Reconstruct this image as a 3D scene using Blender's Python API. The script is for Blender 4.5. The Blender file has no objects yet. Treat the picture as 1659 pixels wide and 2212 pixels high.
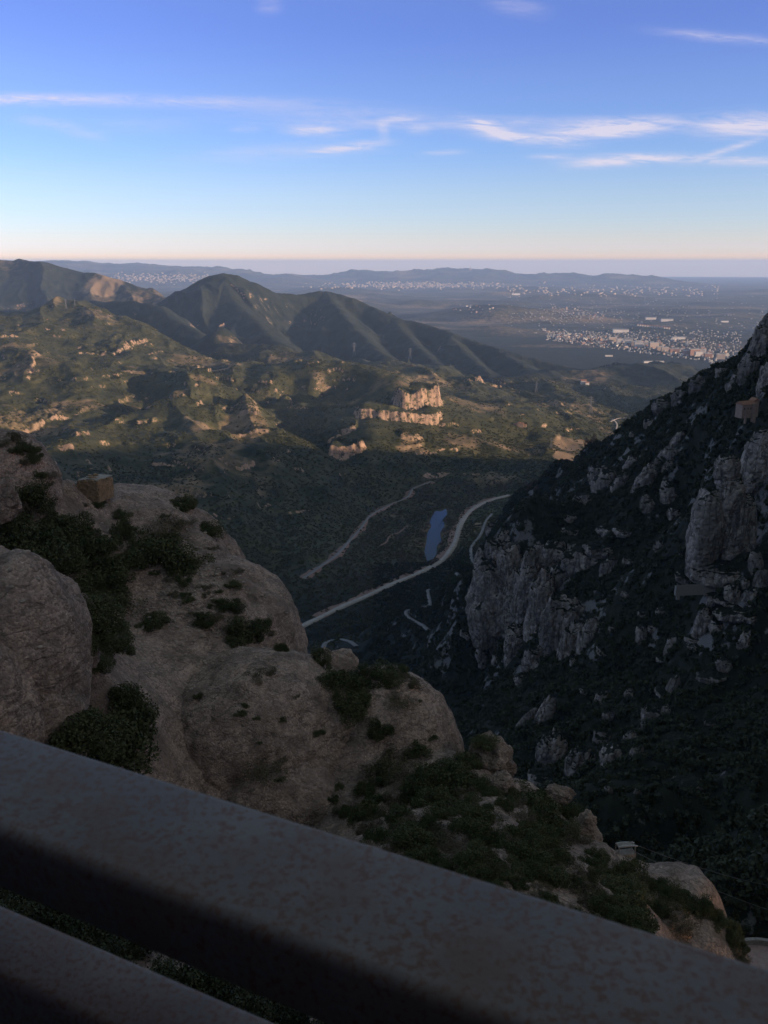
import bpy, math, random, time
import numpy as np
from mathutils import Vector, Matrix
from mathutils.bvhtree import BVHTree
T0=time.time()
random.seed(7); rng=np.random.default_rng(7)
scene=bpy.context.scene
COL=scene.collection
# ------------------------------------------------------------------ camera model
F=1916.0; CU,CV=829.5,1106.0
PITCH=math.atan((CV-568)/F); CP,SP=math.cos(PITCH),math.sin(PITCH)
def ray(u,v):
    dx=(u-CU)/F; dy=(CV-v)/F
    return (dx, CP+dy*SP, -SP+dy*CP)
def atY(u,v,Y):
    d=ray(u,v); t=Y/d[1]; return (d[0]*t,Y,d[2]*t)
def atD(u,v,D):
    d=ray(u,v); return (d[0]*D,d[1]*D,d[2]*D)
def tag(o,label=None,cat=None,group=None,kind=None):
    if label: o['label']=label
    if cat: o['category']=cat
    if group: o['group']=group
    if kind: o['kind']=kind
    return o
# ------------------------------------------------------------------ noise (numpy)
def _hash(ix,iy,seed):
    n=(ix*374761393+iy*668265263+seed*1442695041)&0xffffffff
    n=((n^(n>>13))*1274126177)&0xffffffff
    return n^(n>>16)
def perlin(x,y,seed=0):
    x=np.asarray(x,float); y=np.asarray(y,float)
    ix=np.floor(x).astype(np.int64); iy=np.floor(y).astype(np.int64)
    fx=x-ix; fy=y-iy
    sx=fx*fx*fx*(fx*(fx*6-15)+10); sy=fy*fy*fy*(fy*(fy*6-15)+10)
    def g(dx,dy):
        a=(_hash(ix+dx,iy+dy,seed)&1023)*(2*math.pi/1024)
        return np.cos(a)*(fx-dx)+np.sin(a)*(fy-dy)
    a=g(0,0); b=g(1,0); c=g(0,1); d=g(1,1)
    t=a+(b-a)*sx
    return (t+((c+(d-c)*sx)-t)*sy)*1.5
def fbm(x,y,oct=4,seed=0,gain=.5):
    s=0;a=1
    for i in range(oct):
        s=s+a*perlin(x*2**i+17.3*i,y*2**i-9.1*i,seed+i); a*=gain
    return s
def ridged(x,y,oct=4,seed=0,gain=.5):
    s=0;a=1;w=1
    for i in range(oct):
        n=1-np.abs(perlin(x*2**i+7.7*i,y*2**i+3.1*i,seed+i))*1.6
        n=np.clip(n,0,1)**2
        s=s+a*n*w; w=np.clip(n*1.6,0,1); a*=gain
    return s
def h3(ix,iy,iz,seed):
    n=(ix*374761393+iy*668265263+iz*2147483647+seed*144269)&0xffffffff
    n=((n^(n>>13))*1274126177)&0xffffffff
    return ((n^(n>>16))&0xffff)/32767.5-1
def vnoise3(p,seed=0):
    i=np.floor(p).astype(np.int64); f=p-i; f=f*f*(3-2*f)
    r=0
    for dx in (0,1):
        for dy in (0,1):
            for dz in (0,1):
                w=(f[:,0] if dx else 1-f[:,0])*(f[:,1] if dy else 1-f[:,1])*(f[:,2] if dz else 1-f[:,2])
                r=r+w*h3(i[:,0]+dx,i[:,1]+dy,i[:,2]+dz,seed)
    return r
def fbm3(p,oct=4,seed=0,gain=.5):
    s=0;a=1
    for k in range(oct):
        s=s+a*vnoise3(p*2**k+11.7*k,seed+k); a*=gain
    return s
def sstep(a,b,x):
    t=np.clip((x-a)/(b-a),0,1); return t*t*(3-2*t)
def smax(a,b,k):
    h=np.clip(.5+.5*(a-b)/k,0,1); return b+(a-b)*h+k*h*(1-h)
def rbf_fit(pts,c):
    P=np.array(pts,float); n=len(P)
    d=np.sqrt((P[:,None,0]-P[None,:,0])**2+(P[:,None,1]-P[None,:,1])**2+c*c)
    A=np.zeros((n+1,n+1)); A[:n,:n]=d; A[:n,:n]+=np.eye(n)*c*-.02; A[n,:n]=1; A[:n,n]=1
    b=np.zeros(n+1); b[:n]=P[:,2]
    w=np.linalg.lstsq(A,b,rcond=None)[0]
    return P,w,c
def rbf_eval(m,X,Y):
    P,w,c=m; sh=X.shape; X=X.ravel(); Y=Y.ravel(); out=np.full(X.size,w[-1])
    for i in range(len(P)):
        out+=w[i]*np.sqrt((X-P[i,0])**2+(Y-P[i,1])**2+c*c)
    return out.reshape(sh)
def dens(poly,n):
    out=[]
    for a,b in zip(poly[:-1],poly[1:]):
        for k in range(n): out.append(tuple(a[j]+(b[j]-a[j])*k/n for j in range(len(a))))
    out.append(poly[-1]); return out
def seg_field(poly,X,Y,slope,prof=None):
    """height of a ridge with crest polyline (world) and side slope"""
    best=np.full(X.shape,-1e5); global SEGD; SEGD=np.full(X.shape,1e9)
    for (a,b) in zip(poly[:-1],poly[1:]):
        ax,ay,az=a; bx,by,bz=b; vx,vy=bx-ax,by-ay; L=vx*vx+vy*vy+1e-9
        t=np.clip(((X-ax)*vx+(Y-ay)*vy)/L,0,1)
        d=np.sqrt((X-ax-t*vx)**2+(Y-ay-t*vy)**2)
        z=az+(bz-az)*t-slope*(np.sqrt(d*d+900)-30)
        SEGD=np.minimum(SEGD,d)
        best=np.maximum(best,z)
    return best
# ------------------------------------------------------------------ terrain control
ctl=[]
def C(*pp):
    for p in pp: ctl.append(atY(*p))
def crest(poly,n=3,back=None,drop=None):
    for p in dens(poly,n):
        ctl.append(atY(*p))
        if back:
            q=atY(p[0],p[1],p[2]+back); w=atY(*p)
            ctl.append((w[0]*(1+back/p[2]),p[2]+back,w[2]-drop))
# valley floor
C((560,1240,1590+150),(620,1290,1540),(700,1300,1500),(800,1250,1620),(900,1200,1820),(940,1150,2030),(1000,1130,2100),
  (900,1060,2420),(1050,1060,2440),(1150,1040,2520),(800,1180,1900),(760,1120,2150),(650,1200,1760),(1230,985,2780),(1250,950,3000),
  (1330,930,3150),(1350,905,3350),(1450,880,3500),(820,1090,2330),(950,1040,2500),(980,1240,1620))
C((520,1160,1850),(450,1100,1980),(600,1100,2080),(700,1060,2220),(650,1010,2350),(560,1040,2200),(400,1040,2100),(300,1000,2200),
  (200,960,2300),(100,940,2350),(0,900,2450),(-150,900,2300),(0,1000,1900),(200,1040,1900),(350,1100,1800),(450,1200,1600),(-200,1000,1700))
# near side of valley, foot of the right massif
C((700,1400,1270),(800,1360,1380),(900,1330,1400),(1000,1290,1420),(1030,1220,1600),(1080,1150,1800),(1120,1100,1900),
  (850,1430,1080),(950,1440,950),(880,1330,1380))
# right slope
C((1000,1480,800),(1060,1420,790),(1100,1500,650),(1050,1600,560),(1000,1560,650),(1150,1650,460),(1130,1450,700),
  (1200,1490,600),(1300,1500,560),(1250,1600,470),(1400,1550,480),(1550,1500,480),(1650,1450,480),(1400,1700,360),(1550,1650,380),
  (1650,1600,390),(1300,1750,330),(1450,1850,270),(1600,1800,280),(1600,1950,215),(1750,1900,230),(1750,1650,350),
  (1500,1950,225),(1400,1900,250))
crest([(1062,1172,830),(1120,1160,800),(1180,1150,790),(1260,1130,790)],2)
C((1200,1250,740),(1300,1200,720),(1300,1330,650),(1400,1250,640),(1450,1150,690),(1400,1100,740),(1350,1170,720),(1500,1300,560),
  (1650,1290,520),(1560,1260,580),(1480,1370,560),(1650,1380,500),(1200,1380,690),(1250,1430,640),(1170,1120,960),(1250,1080,900),
  (1300,1040,860),(1380,1020,800),(1450,980,780),(1500,1050,720),(1550,930,720),(1620,930,640),(1640,880,640),(1580,860,720),(1700,900,600),(1750,1000,560),(1750,1200,520))
crest([(1760,600,760),(1690,660,770),(1659,695,780),(1640,728,800),(1600,762,830),(1530,803,870),(1470,850,910),(1400,892,970),(1330,945,1060),
       (1285,967,1120),(1210,1008,1250),(1150,1038,1380),(1120,1070,1480)],2,back=260,drop=190)
C((1190,1080,1200),(1150,1120,1150),(1100,1150,1000),(1100,1200,1000))
# near ravine hidden below the viewpoint
for p in [(-150,150,-230),(0,170,-235),(100,170,-225),(60,120,-170),(-200,350,-330),(0,350,-300),(120,300,-240),(-400,600,-420),(-100,700,-400),
          (-350,1000,-520),(-700,900,-520),(-900,1400,-560),(-400,1400,-590),(-100,1150,-520),(150,200,-190),(-150,-100,-60),(0,-150,20),(-600,0,-300),(-1500,800,-500)]:
    ctl.append(p)
# massif to the right and behind
for p in [(300,100,-60),(330,-200,60),(420,100,110),(450,300,100),(480,500,60),(440,620,20),(420,0,150),(300,-400,150),(0,-500,120),(600,700,-20),
          (700,900,-200),(900,1200,-430),(800,0,100),(900,500,0),(-600,-500,0),(1500,500,-150),(1500,1300,-500),(1100,1600,-570),(1000,2200,-610),(1500,2300,-610)]:
    ctl.append(p)
# central mesa and spurs (crest, then gully)
crest([(640,782,3500),(700,780,3500),(780,786,3350),(850,815,3200),(900,848,3080),(945,872,3000)],2,back=450,drop=60)
for yy in (2950,2880,2800,2720,2640,2560,2480):
    for xx in (-60,20,100,180,260,340,420,500):
        zz=-488-.19*(xx-55)-.17*(2900-yy)-(.10*max(0,2900-yy-180))
        if xx>150 and yy>2900: continue
        ctl.append((xx,yy,max(zz,-596)))
C((780,905,2850),(720,850,3080),(680,820,3250),(1150,935,2960),(1190,985,2760))
C((1090,870,3250),(1130,900,3050),(1170,930,2950),(1050,870,3300),(1010,850,3500),(1180,960,2800))
crest([(560,812,3300),(620,845,3150),(680,878,3000),(730,908,2850),(770,935,2720),(795,965,2600)],2)
C((640,885,3130),(600,935,2900),(700,955,2760),(740,1000,2520),(560,882,3100),(800,865,3060),(660,935,2860),(700,858,3230),(745,880,3080),(765,850,3200),(620,870,3200))
crest([(430,808,3300),(500,845,3050),(545,880,2850),(600,925,2620),(640,975,2450)],2)
crest([(300,805,3200),(370,845,2950),(430,885,2700),(450,925,2500)],2)
C((400,905,2850),(350,885,2950),(480,942,2640),(505,890,2960),(470,850,3180),(330,850,3080),(330,930,2550),(540,960,2520),(250,850,2950),(200,900,2650),(520,800,3500),(330,795,3500),(600,795,3700))
crest([(0,720,3600),(70,735,3500),(120,760,3400),(165,800,3150),(140,850,2850),(80,890,2600),(30,930,2400)],2)
C((200,800,3300),(100,820,3000),(0,800,3100),(-100,760,3300),(60,870,2750),(-100,850,2700),(220,770,3500))
# left lit hill
crest([(-150,655,4700),(0,672,4400),(60,665,4500),(130,650,4600),(200,660,4500),(260,682,4300),(315,700,4100),(345,725,4000),(400,745,3900),(450,765,3800),(510,788,3700)],2,back=500,drop=100)
C((100,700,4050),(200,720,3900),(280,740,3800),(200,770,3600),(350,770,3700),(60,700,3950),(0,690,4000),(330,745,3850),(150,740,3800))
crest([(560,760,4300),(650,775,4100),(720,770,4200),(780,775,4300),(830,780,4200)],1)
C((900,800,3900),(970,840,3700),(1000,830,4100))
# beyond: valley between hills and plain
C((1050,835,4000),(1150,840,4000),(1250,850,3900),(1000,815,4600),(1350,870,3700),(1250,900,3350),(1150,870,3600),(1060,850,3700))
for az in range(-40,60,12):
    for r in (7500,9500):
        ctl.append((r*math.sin(math.radians(az)),r*math.cos(math.radians(az)),-625))
for az in (-16,-8,0,8,16,24,32): ctl.append((5600*math.sin(math.radians(az)),5600*math.cos(math.radians(az)),-600))
RBF=rbf_fit(ctl,12.0)
def W(poly): return [atY(*p) for p in poly]
CLIFFS=[(W(l),h,b) for l,h,b in [
 ([(745,893,2880),(800,900,2860),(830,903,2850),(868,907,2850),(905,896,2870),(945,880,2900),(962,866,2960)],30,120),
 ([(835,866,2990),(868,876,2930),(890,868,2935),(915,856,2950),(945,843,2990),(955,835,3060)],66,330),
 ([(705,985,2540),(735,985,2540),(765,982,2550),(795,978,2580)],34,160),([(700,930,2740),(740,925,2760),(775,925,2760)],16,80),
 ([(860,940,2700),(890,940,2700),(920,932,2720)],14,60),([(905,1010,2500),(950,1004,2520),(1000,995,2540)],6,40),([(895,975,2600),(940,958,2660),(985,938,2720)],5,40),([(1000,1024,2500),(1040,1016,2520)],12,50),
 ([(35,930,2420),(55,900,2480),(80,882,2560),(120,868,2640),(160,868,2680)],17,120),([(240,768,3560),(262,748,3650),(285,725,3800),(325,708,3950)],18,100),([(170,783,3500),(190,775,3560),(240,770,3600)],13,80),
 ([(405,795,3500),(440,790,3550),(465,785,3600)],24,90),([(60,830,3000),(78,800,3150),(85,765,3300)],12,60),([(0,745,3500),(20,735,3560),(45,728,3600)],10,60),([(480,745,3900),(500,742,3950)],10,50),
 ([(490,942,2560),(540,938,2580),(590,935,2600)],12,70),([(505,905,2750),(560,915,2720)],8,60),([(985,838,4050),(1020,838,4050),(1050,834,4080),(1095,836,4080)],22,120),([(560,1090,2090),(620,1100,2060),(680,1085,2120)],6,50),([(460,1010,2250),(520,1020,2230),(560,1000,2280)],9,60),([(300,990,2240),(360,1000,2210),(420,1010,2190)],7,60),([(60,990,2130),(120,1000,2100),(170,990,2130)],12,60)]]
SUN_AZ=math.radians(112); SUN_EL=math.radians(8)
RANGES=[ # crest(world), slope, noise amplitude
 (W([(-250,556,8500),(-100,552,8300),(0,562,8200),(60,568,8100),(100,564,8000),(150,574,8000),(200,588,7900),(250,602,7800),(300,620,7600),(345,642,7400),(375,650,7200)]),.42,1),
 (W([(370,650,6800),(400,630,6600),(430,608,6500),(455,594,6450),(480,588,6400),(508,594,6400),(540,606,6400),(570,622,6400),(600,632,6450),(640,638,6500),(680,630,6600),(705,628,6600),(760,645,6500),(800,664,6400),(850,684,6200),(930,705,6000),(1000,728,5700),(1080,755,5400),(1150,775,5200),(1250,797,5000),(1330,806,4800)]),.55,1),
 (W([(480,592,6400),(505,650,6000),(550,690,5600),(600,740,5200)]),.6,1),
 (W([(705,632,6600),(740,680,6000),(800,740,5400),(830,770,5000)]),.6,1),
 (W([(850,688,6200),(890,735,5600),(950,790,5000)]),.6,1),
 (W([(960,715,5900),(1010,765,5200),(1060,808,4700)]),.6,1),
 (W([(1080,757,5400),(1130,790,4900),(1160,812,4600)]),.5,1),
 (W([(200,648,5800),(290,652,5600),(345,662,5400),(380,692,5200),(425,715,5000),(440,730,4900)]),.75,.6),
 (W([(455,722,4800),(478,708,4780),(500,728,4750)]),.9,.5),
 (W([(490,742,4600),(560,742,4550),(610,748,4450),(650,772,4300)]),.5,.6),
 (W([(1060,838,4300),(1120,812,4500),(1200,802,4700),(1300,792,4700),(1400,785,4700),(1460,788,4700),(1530,798,4700),(1700,805,4700)]),.2,.4),
 ([(2600,-900,160),(2650,300,160),(2700,700,95),(2720,1130,5),(2740,1320,-90),(2755,1430,-190),(2770,1520,-245),(2800,1700,-365),(2850,2300,-470),(2900,3400,-560),(3000,4300,-600)],.4,.0),
]
FAR=[(W([(-200,550,31000),(0,558,31000),(70,562,31000),(130,562,31000),(170,567,31000),(230,571,31000),(300,568,30500),(330,569,30500),(380,578,30000),(440,582,30000),(500,588,30000),(570,596,29000)]),.09),
 (W([(560,606,30000),(620,600,32000),(700,592,32000),(780,588,32000),(860,586,32000),(930,583,32000),(1000,581,32000),(1015,579,32000),(1060,588,32000),(1105,594,31000),(1150,589,31000),(1200,587,31000),(1260,592,31000),(1310,598,30000),(1335,592,30000),(1360,598,30000),(1400,607,29000),(1470,617,28000),(1540,632,26000)]),.10),
 (W([(1540,640,21000),(1590,630,21000),(1659,624,21000),(1800,618,21000)]),.09)]
RE=6371000*1.15
SEGD=None
def height(X,Y):
    """returns z, hill-ness masks"""
    R=np.hypot(X,Y)
    wx=X+60*fbm(X/700,Y/700,2,50); wy=Y+60*fbm(X/700+9,Y/700,2,60)
    z=np.full(X.shape,-640.); nr_=R<9700; z[nr_]=rbf_eval(RBF,X[nr_],Y[nr_])
    zr=z.copy()
    mt=np.zeros_like(z); att=np.ones_like(z)
    for poly,sl,na in RANGES:
        d=seg_field(poly,X,Y,sl)
        if na>0:
            low=np.clip((np.interp(0,[0],[0])+0),0,1)
        att=np.where(d>z-5,np.minimum(att,.12+.88*sstep(0,320,SEGD)),att); zz=smax(d,z,25.); mt=np.maximum(mt,np.where(d>z-10,na,0)); z=zz
    # spurs and gullies
    far=sstep(1350,1900,R)*(1-sstep(9000,11000,R))
    floor=sstep(-597,-560,z)                     # no relief on the valley floor
    ca_,sa_=.94,.35
    ua=(wx*sa_-wy*ca_); ub=(wx*ca_+wy*sa_)
    n1=ridged(ub/430+.12*fbm(X/900,Y/900,2,8),ua/1150,4,3,.42)-.75
    big=(R>4000)
    mes=np.exp(-(((X-120)/430)**2+((Y-2880)/420)**2)**1.5); pla=np.exp(-(((X-0)/620)**2+((Y-3350)/520)**2)**2); att=att*(1-.85*mes)*(1-.7*pla*(1-mes))
    amp=att*far*floor*(38*sstep(1500,2300,R)+26*np.clip(mt,0,1)*sstep(4200,5200,R))
    z=z+amp*n1
    z=z+far*floor*((7-4*mes)*fbm(X/120,Y/120,4,21,.55)+att*sstep(4500,5500,R)*(12*(ridged(wx/210,wy/210,4,23)-.7)))
    # right massif relief
    nearm=(1-sstep(1300,1700,R))*sstep(150,260,R)
    z=z+nearm*(10*(ridged(X/140,Y/140,3,31)-.7)+5*fbm(X/35,Y/35,4,35,.55))
    # plain
    pz=-630-R*R/(2*RE)+sstep(6500,10000,R)*(1-sstep(20000,30000,R))*190*np.clip(fbm(X/2600,Y/1900,4,77)*.75-.02,-.1,1)*(.35+.65*(1-sstep(-500,4500,X-.12*Y)))
    z=z*(1-sstep(8800,9600,R))+pz*sstep(8800,9600,R) if False else np.where(R>8000,np.maximum(pz,z-sstep(8000,9500,R)*400-R*R/(2*RE)*0),z)
    z=np.where(R>9500,pz,z)
    # bring back the mountain range parts beyond 8 km
    d=seg_field(RANGES[0][0],X,Y,RANGES[0][1])+far*40*n1
    z=np.where(R>7800,smax(d,z,20.),z)
    for poly,sl in FAR:
        d=seg_field(poly,X,Y,sl)
        nn=150*(ridged(X/3000,Y/3000,5,91,.55)-.8)
        m=sstep(0,400,d-pz)
        z=np.where(R>15000,smax(d+nn*np.clip((np.abs(d-pz))/500,0,1)*(1-sstep(-60,40,d-(-190))*.6),z,40.),z)
    # --- rock strata : thin broken ledges on the mid hills
    ter=sstep(1700,2000,R)*(1-sstep(4300,4800,R))*floor
    warp=14*fbm(X/420,Y/420,3,130)+.012*X+4*fbm(X/60,Y/60,2,133)
    H=27.0
    q=(z+warp+395)/H; fl=np.floor(q); fr=q-fl
    st=fl+np.where(fr<.72,fr*.42/.72,.42+(sstep(.72,.88,fr)*.58))
    zt=st*H-warp-395+.12*H
    pat=sstep(.02,.42,fbm(X/130,Y/95,3,140)+.25*fbm(X/500,Y/500,2,145)-.28*mes)*ter
    z2=z+(zt-z)*pat*.9
    step=np.where((fr>.70)&(fr<.90),1.,0.)*pat*.78
    for foot,hh_,back in CLIFFS:
        L=foot; P=np.array(L); m_=(X>P[:,0].min()-back-120)&(X<P[:,0].max()+back+120)&(Y>P[:,1].min()-150)&(Y<P[:,1].max()+back*2.2+60)
        x=X[m_]; y=Y[m_]; best=np.full(x.shape,1e9); sg=np.zeros(x.shape); tt=np.zeros(x.shape); n_=len(L)-1
        wob=(13*perlin(x/24,y/24,333)+20*perlin(x/70,y/70,334)) if hh_<25 else (5*perlin(x/13,y/13,333)+9*perlin(x/45,y/45,334)+10*perlin(x/120,y/120,337))
        for k,(a,b) in enumerate(zip(L[:-1],L[1:])):
            vx,vy=b[0]-a[0],b[1]-a[1]; l2=vx*vx+vy*vy
            tr_=((x-a[0])*vx+(y-a[1])*vy)/l2; t=np.clip(tr_,0,1); d=np.hypot(x-a[0]-t*vx,y-a[1]-t*vy)
            c_=np.where(vx*(y-a[1])-vy*(x-a[0])>0,1.,-1.); u_=d<best
            best=np.where(u_,d,best); sg=np.where(u_,c_,sg); tt=np.where(u_,(k+t)/n_,tt)
        sd_=best*sg+wob*min(1,hh_/30)
        tap=sstep(0,.12,tt)*(1-sstep(.88,1,tt))*(np.clip(.72+.55*perlin(x/38,y/38,335)+.35*perlin(x/14,y/14,336),0,1.25) if hh_<25 else .9+.18*perlin(x/60,y/60,335))
        up=sstep(-3,7,sd_)*np.exp(-(np.clip(sd_,0,None)/back)**2)*tap
        z2[m_]+=hh_*up; step[m_]=np.maximum(step[m_]*(1-up),np.where((sd_>-7)&(sd_<13),1.,0)*sstep(.2,.6,tap)*1.0)
    return z2,step,mt
# ------------------------------------------------------------------ polar terrain grid
az_in=np.linspace(-29,29,1020)
az=np.concatenate([np.linspace(-180,-29.7,80),az_in,np.linspace(29.7,180,80)])*math.pi/180
rr=np.concatenate([np.geomspace(105,380,110,endpoint=False),np.geomspace(380,1300,330,endpoint=False),np.geomspace(1300,5200,680,endpoint=False),np.geomspace(5200,12000,340,endpoint=False),np.geomspace(12000,70000,250)])
AZ,RR=np.meshgrid(az,rr,indexing='ij')
GX=RR*np.sin(AZ); GY=RR*np.cos(AZ)
GZ,STEP,MT=height(GX,GY)
print('height',time.time()-T0,GZ.shape)
def ground(x,y):
    a=math.atan2(x,y); r=math.hypot(x,y)
    i=np.interp(a,az,np.arange(len(az))); j=np.interp(math.log(r),np.log(rr),np.arange(len(rr)))
    i0=min(int(i),len(az)-2); j0=min(int(j),len(rr)-2); fi=i-i0; fj=j-j0
    return float((GZ[i0,j0]*(1-fi)+GZ[i0+1,j0]*fi)*(1-fj)+(GZ[i0,j0+1]*(1-fi)+GZ[i0+1,j0+1]*fi)*fj)
def cast(u,v,rmin=100.):
    d=ray(u,v); a=math.atan2(d[0],d[1]); te=d[2]/math.hypot(d[0],d[1])
    i=np.interp(a,az,np.arange(len(az))); i0=int(i); fi=i-i0
    col=GZ[i0]*(1-fi)+GZ[i0+1]*fi
    over=(col>te*rr)&(rr>rmin)
    j=int(np.argmax(over))
    if not over[j]: j=len(rr)-1
    j=max(j,1)
    f0=te*rr[j-1]-col[j-1]; f1=te*rr[j]-col[j]
    t=f0/(f0-f1) if f0!=f1 else 0; t=min(max(t,0),1)
    r=rr[j-1]+(rr[j]-rr[j-1])*t
    return (r*math.sin(a),r*math.cos(a),te*r)
# ---- river pool: carve the bed under the water outline
POOL=[(935,1112),(941,1103),(952,1105),(963,1100),(966,1110),(957,1122),(960,1135),(951,1152),(953,1168),(944,1180),(943,1195),(934,1212),(926,1216),(921,1205),(917,1190),(921,1172),(924,1150),(931,1138),(929,1126)]
zw=None
pool=[cast(*p) for p in POOL]; zw=sum(p[2] for p in pool)/len(pool)
def at_z(u,v,z):
    d=ray(u,v); t=z/d[2]; return (d[0]*t,d[1]*t,z)
pool=[at_z(p[0],p[1],zw) for p in POOL]
pp=np.array(pool)
sel=(np.abs(GX-pp[:,0].mean())<400)&(np.abs(GY-pp[:,1].mean())<600)
def inpoly(px,py,poly):
    ins=np.zeros(px.shape,bool); n=len(poly); j=n-1
    for i in range(n):
        xi,yi=poly[i][0],poly[i][1]; xj,yj=poly[j][0],poly[j][1]
        c=((yi>py)!=(yj>py))&(px<(xj-xi)*(py-yi)/(yj-yi+1e-12)+xi); ins^=c; j=i
    return ins
def dpoly(px,py,pts,closed=False):
    best=np.full(np.shape(px),1e9); P=list(pts)+([pts[0]] if closed else [])
    for a,b in zip(P[:-1],P[1:]):
        vx,vy=b[0]-a[0],b[1]-a[1]; t=np.clip(((px-a[0])*vx+(py-a[1])*vy)/(vx*vx+vy*vy+1e-9),0,1)
        best=np.minimum(best,np.hypot(px-a[0]-t*vx,py-a[1]-t*vy))
    return best
dw=dpoly(GX[sel],GY[sel],pool,True); ins=inpoly(GX[sel],GY[sel],pool)
sd=np.where(ins,-dw,dw)
GZ[sel]=np.where(sd<60,zw+np.clip(sd,-3,60)*.0+np.where(sd<0,-2.5,np.clip(sd*.12,.0,1)*1.2)+np.clip((sd-12)/48,0,1)*(GZ[sel]-zw),GZ[sel])
# ---- roads : pixel traces dropped on the ground, the ground levelled beneath them
ROADS={'main':([(640,1358),(690,1335),(740,1310),(800,1284),(850,1260),(900,1240),(945,1217),(972,1192),(985,1165),(996,1130),(1015,1105),(1040,1088),(1065,1079),(1100,1069)],13),
 'west':([(655,1250),(690,1225),(725,1200),(755,1168),(780,1140),(800,1113),(840,1092),(880,1074),(893,1055),(935,1040)],8),
 'track':([(822,1178),(835,1170),(842,1158),(862,1150),(880,1135)],4),
 'hill_a':([(1062,1112),(1050,1125),(1040,1150),(1018,1190),(1022,1210),(1035,1228),(1020,1240),(985,1252)],6),
 'hill_b':([(940,1268),(924,1282),(928,1300),(900,1315),(878,1322),(886,1338),(925,1356)],6),
 'hill_c':([(695,1408),(705,1392),(730,1384),(770,1388)],7),
 'far':([(1395,912),(1370,905),(1340,903),(1318,910)],7),
 'far_lane':([(1322,905),(1332,915),(1330,932)],6)}
def smooth(pts,n=6):
    P=[np.array(p) for p in pts]; P=[2*P[0]-P[1]]+P+[2*P[-1]-P[-2]]; out=[]
    for i in range(1,len(P)-2):
        for k in range(n):
            t=k/n; a,b,c,d=P[i-1:i+3]
            out.append(.5*((2*b)+(-a+c)*t+(2*a-5*b+4*c-d)*t*t+(-a+3*b-3*c+d)*t**3))
    out.append(P[-2]); return out
RW={}
for k,(px,w) in ROADS.items():
    pts=smooth([cast(p[0],p[1],1700. if k.startswith('far') else 900.) for p in px],6)
    zs=np.array([p[2] for p in pts])
    ker=np.ones(5)/5; zs=np.convolve(np.pad(zs,2,mode='edge'),ker,'valid')
    pts=[(p[0],p[1],z) for p,z in zip(pts,zs)]
    RW[k]=(pts,w)
    P=np.array(pts); c=P.mean(0); ext=np.abs(P-c).max(0)+80
    s=(np.abs(GX-c[0])<ext[0])&(np.abs(GY-c[1])<ext[1])
    gx,gy,gz=GX[s],GY[s],GZ[s]; best=np.full(gx.shape,1e9); zt=gz.copy()
    for a,b in zip(pts[:-1],pts[1:]):
        vx,vy=b[0]-a[0],b[1]-a[1]; t=np.clip(((gx-a[0])*vx+(gy-a[1])*vy)/(vx*vx+vy*vy+1e-9),0,1)
        d=np.hypot(gx-a[0]-t*vx,gy-a[1]-t*vy); m=d<best; best=np.where(m,d,best); zt=np.where(m,a[2]+(b[2]-a[2])*t,zt)
    f=1-sstep(w*.5+6,w*.5+30,best)
    GZ[s]=gz*(1-f)+(zt-.6)*f
# ------------------------------------------------------------------ materials helpers
MATS={}
def nodes(name):
    m=bpy.data.materials.new(name); m.use_nodes=True; nt=m.node_tree; nt.nodes.clear()
    o=nt.nodes.new('ShaderNodeOutputMaterial'); b=nt.nodes.new('ShaderNodeBsdfPrincipled')
    nt.links.new(b.outputs[0],o.inputs[0]); b.inputs['Roughness'].default_value=.9
    b.inputs['Specular IOR Level'].default_value=.2
    return m,nt,b
def N(nt,t,**k):
    n=nt.nodes.new(t)
    for a,v in k.items():
        if a in n.inputs: n.inputs[a].default_value=v
        else: setattr(n,a,v)
    return n
def noise(nt,scale,detail=5,rough=.55,vec=None,dist=0.):
    n=N(nt,'ShaderNodeTexNoise'); n.inputs['Scale'].default_value=scale; n.inputs['Detail'].default_value=detail; n.inputs['Roughness'].default_value=rough; n.inputs['Distortion'].default_value=dist
    if vec: nt.links.new(vec,n.inputs['Vector'])
    return n.outputs['Fac']
def ramp(nt,fac,stops):
    r=nt.nodes.new('ShaderNodeValToRGB'); e=r.color_ramp.elements
    while len(e)<len(stops): e.new(.5)
    for el,(p,c) in zip(e,stops):
        el.position=p; el.color=(*c,1) if len(c)==3 else c
    nt.links.new(fac,r.inputs[0]); return r.outputs[0]
def mix(nt,fac,a,b,mode='MIX'):
    m=nt.nodes.new('ShaderNodeMix'); m.data_type='RGBA'; m.blend_type=mode
    def s(i,x):
        if hasattr(x,'is_linked'): nt.links.new(x,m.inputs[i])
        elif isinstance(x,(int,float)): m.inputs[i].default_value=x
        else: m.inputs[i].default_value=(*x,1)
    if hasattr(fac,'is_linked'): nt.links.new(fac,m.inputs[0])
    else: m.inputs[0].default_value=fac
    s(6,a); s(7,b); return m.outputs[2]
def pos(nt): return nt.nodes.new('ShaderNodeNewGeometry').outputs['Position']
def bump(nt,b,h,strength,dist):
    n=nt.nodes.new('ShaderNodeBump'); n.inputs['Strength'].default_value=strength; n.inputs['Distance'].default_value=dist
    nt.links.new(h,n.inputs['Height']); nt.links.new(n.outputs[0],b.inputs['Normal'])
def mathn(nt,op,a,b=None,clamp=False):
    n=nt.nodes.new('ShaderNodeMath'); n.operation=op; n.use_clamp=clamp
    for i,x in enumerate((a,b)):
        if x is None: continue
        if hasattr(x,'is_linked'): nt.links.new(x,n.inputs[i])
        else: n.inputs[i].default_value=x
    return n.outputs[0]
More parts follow.
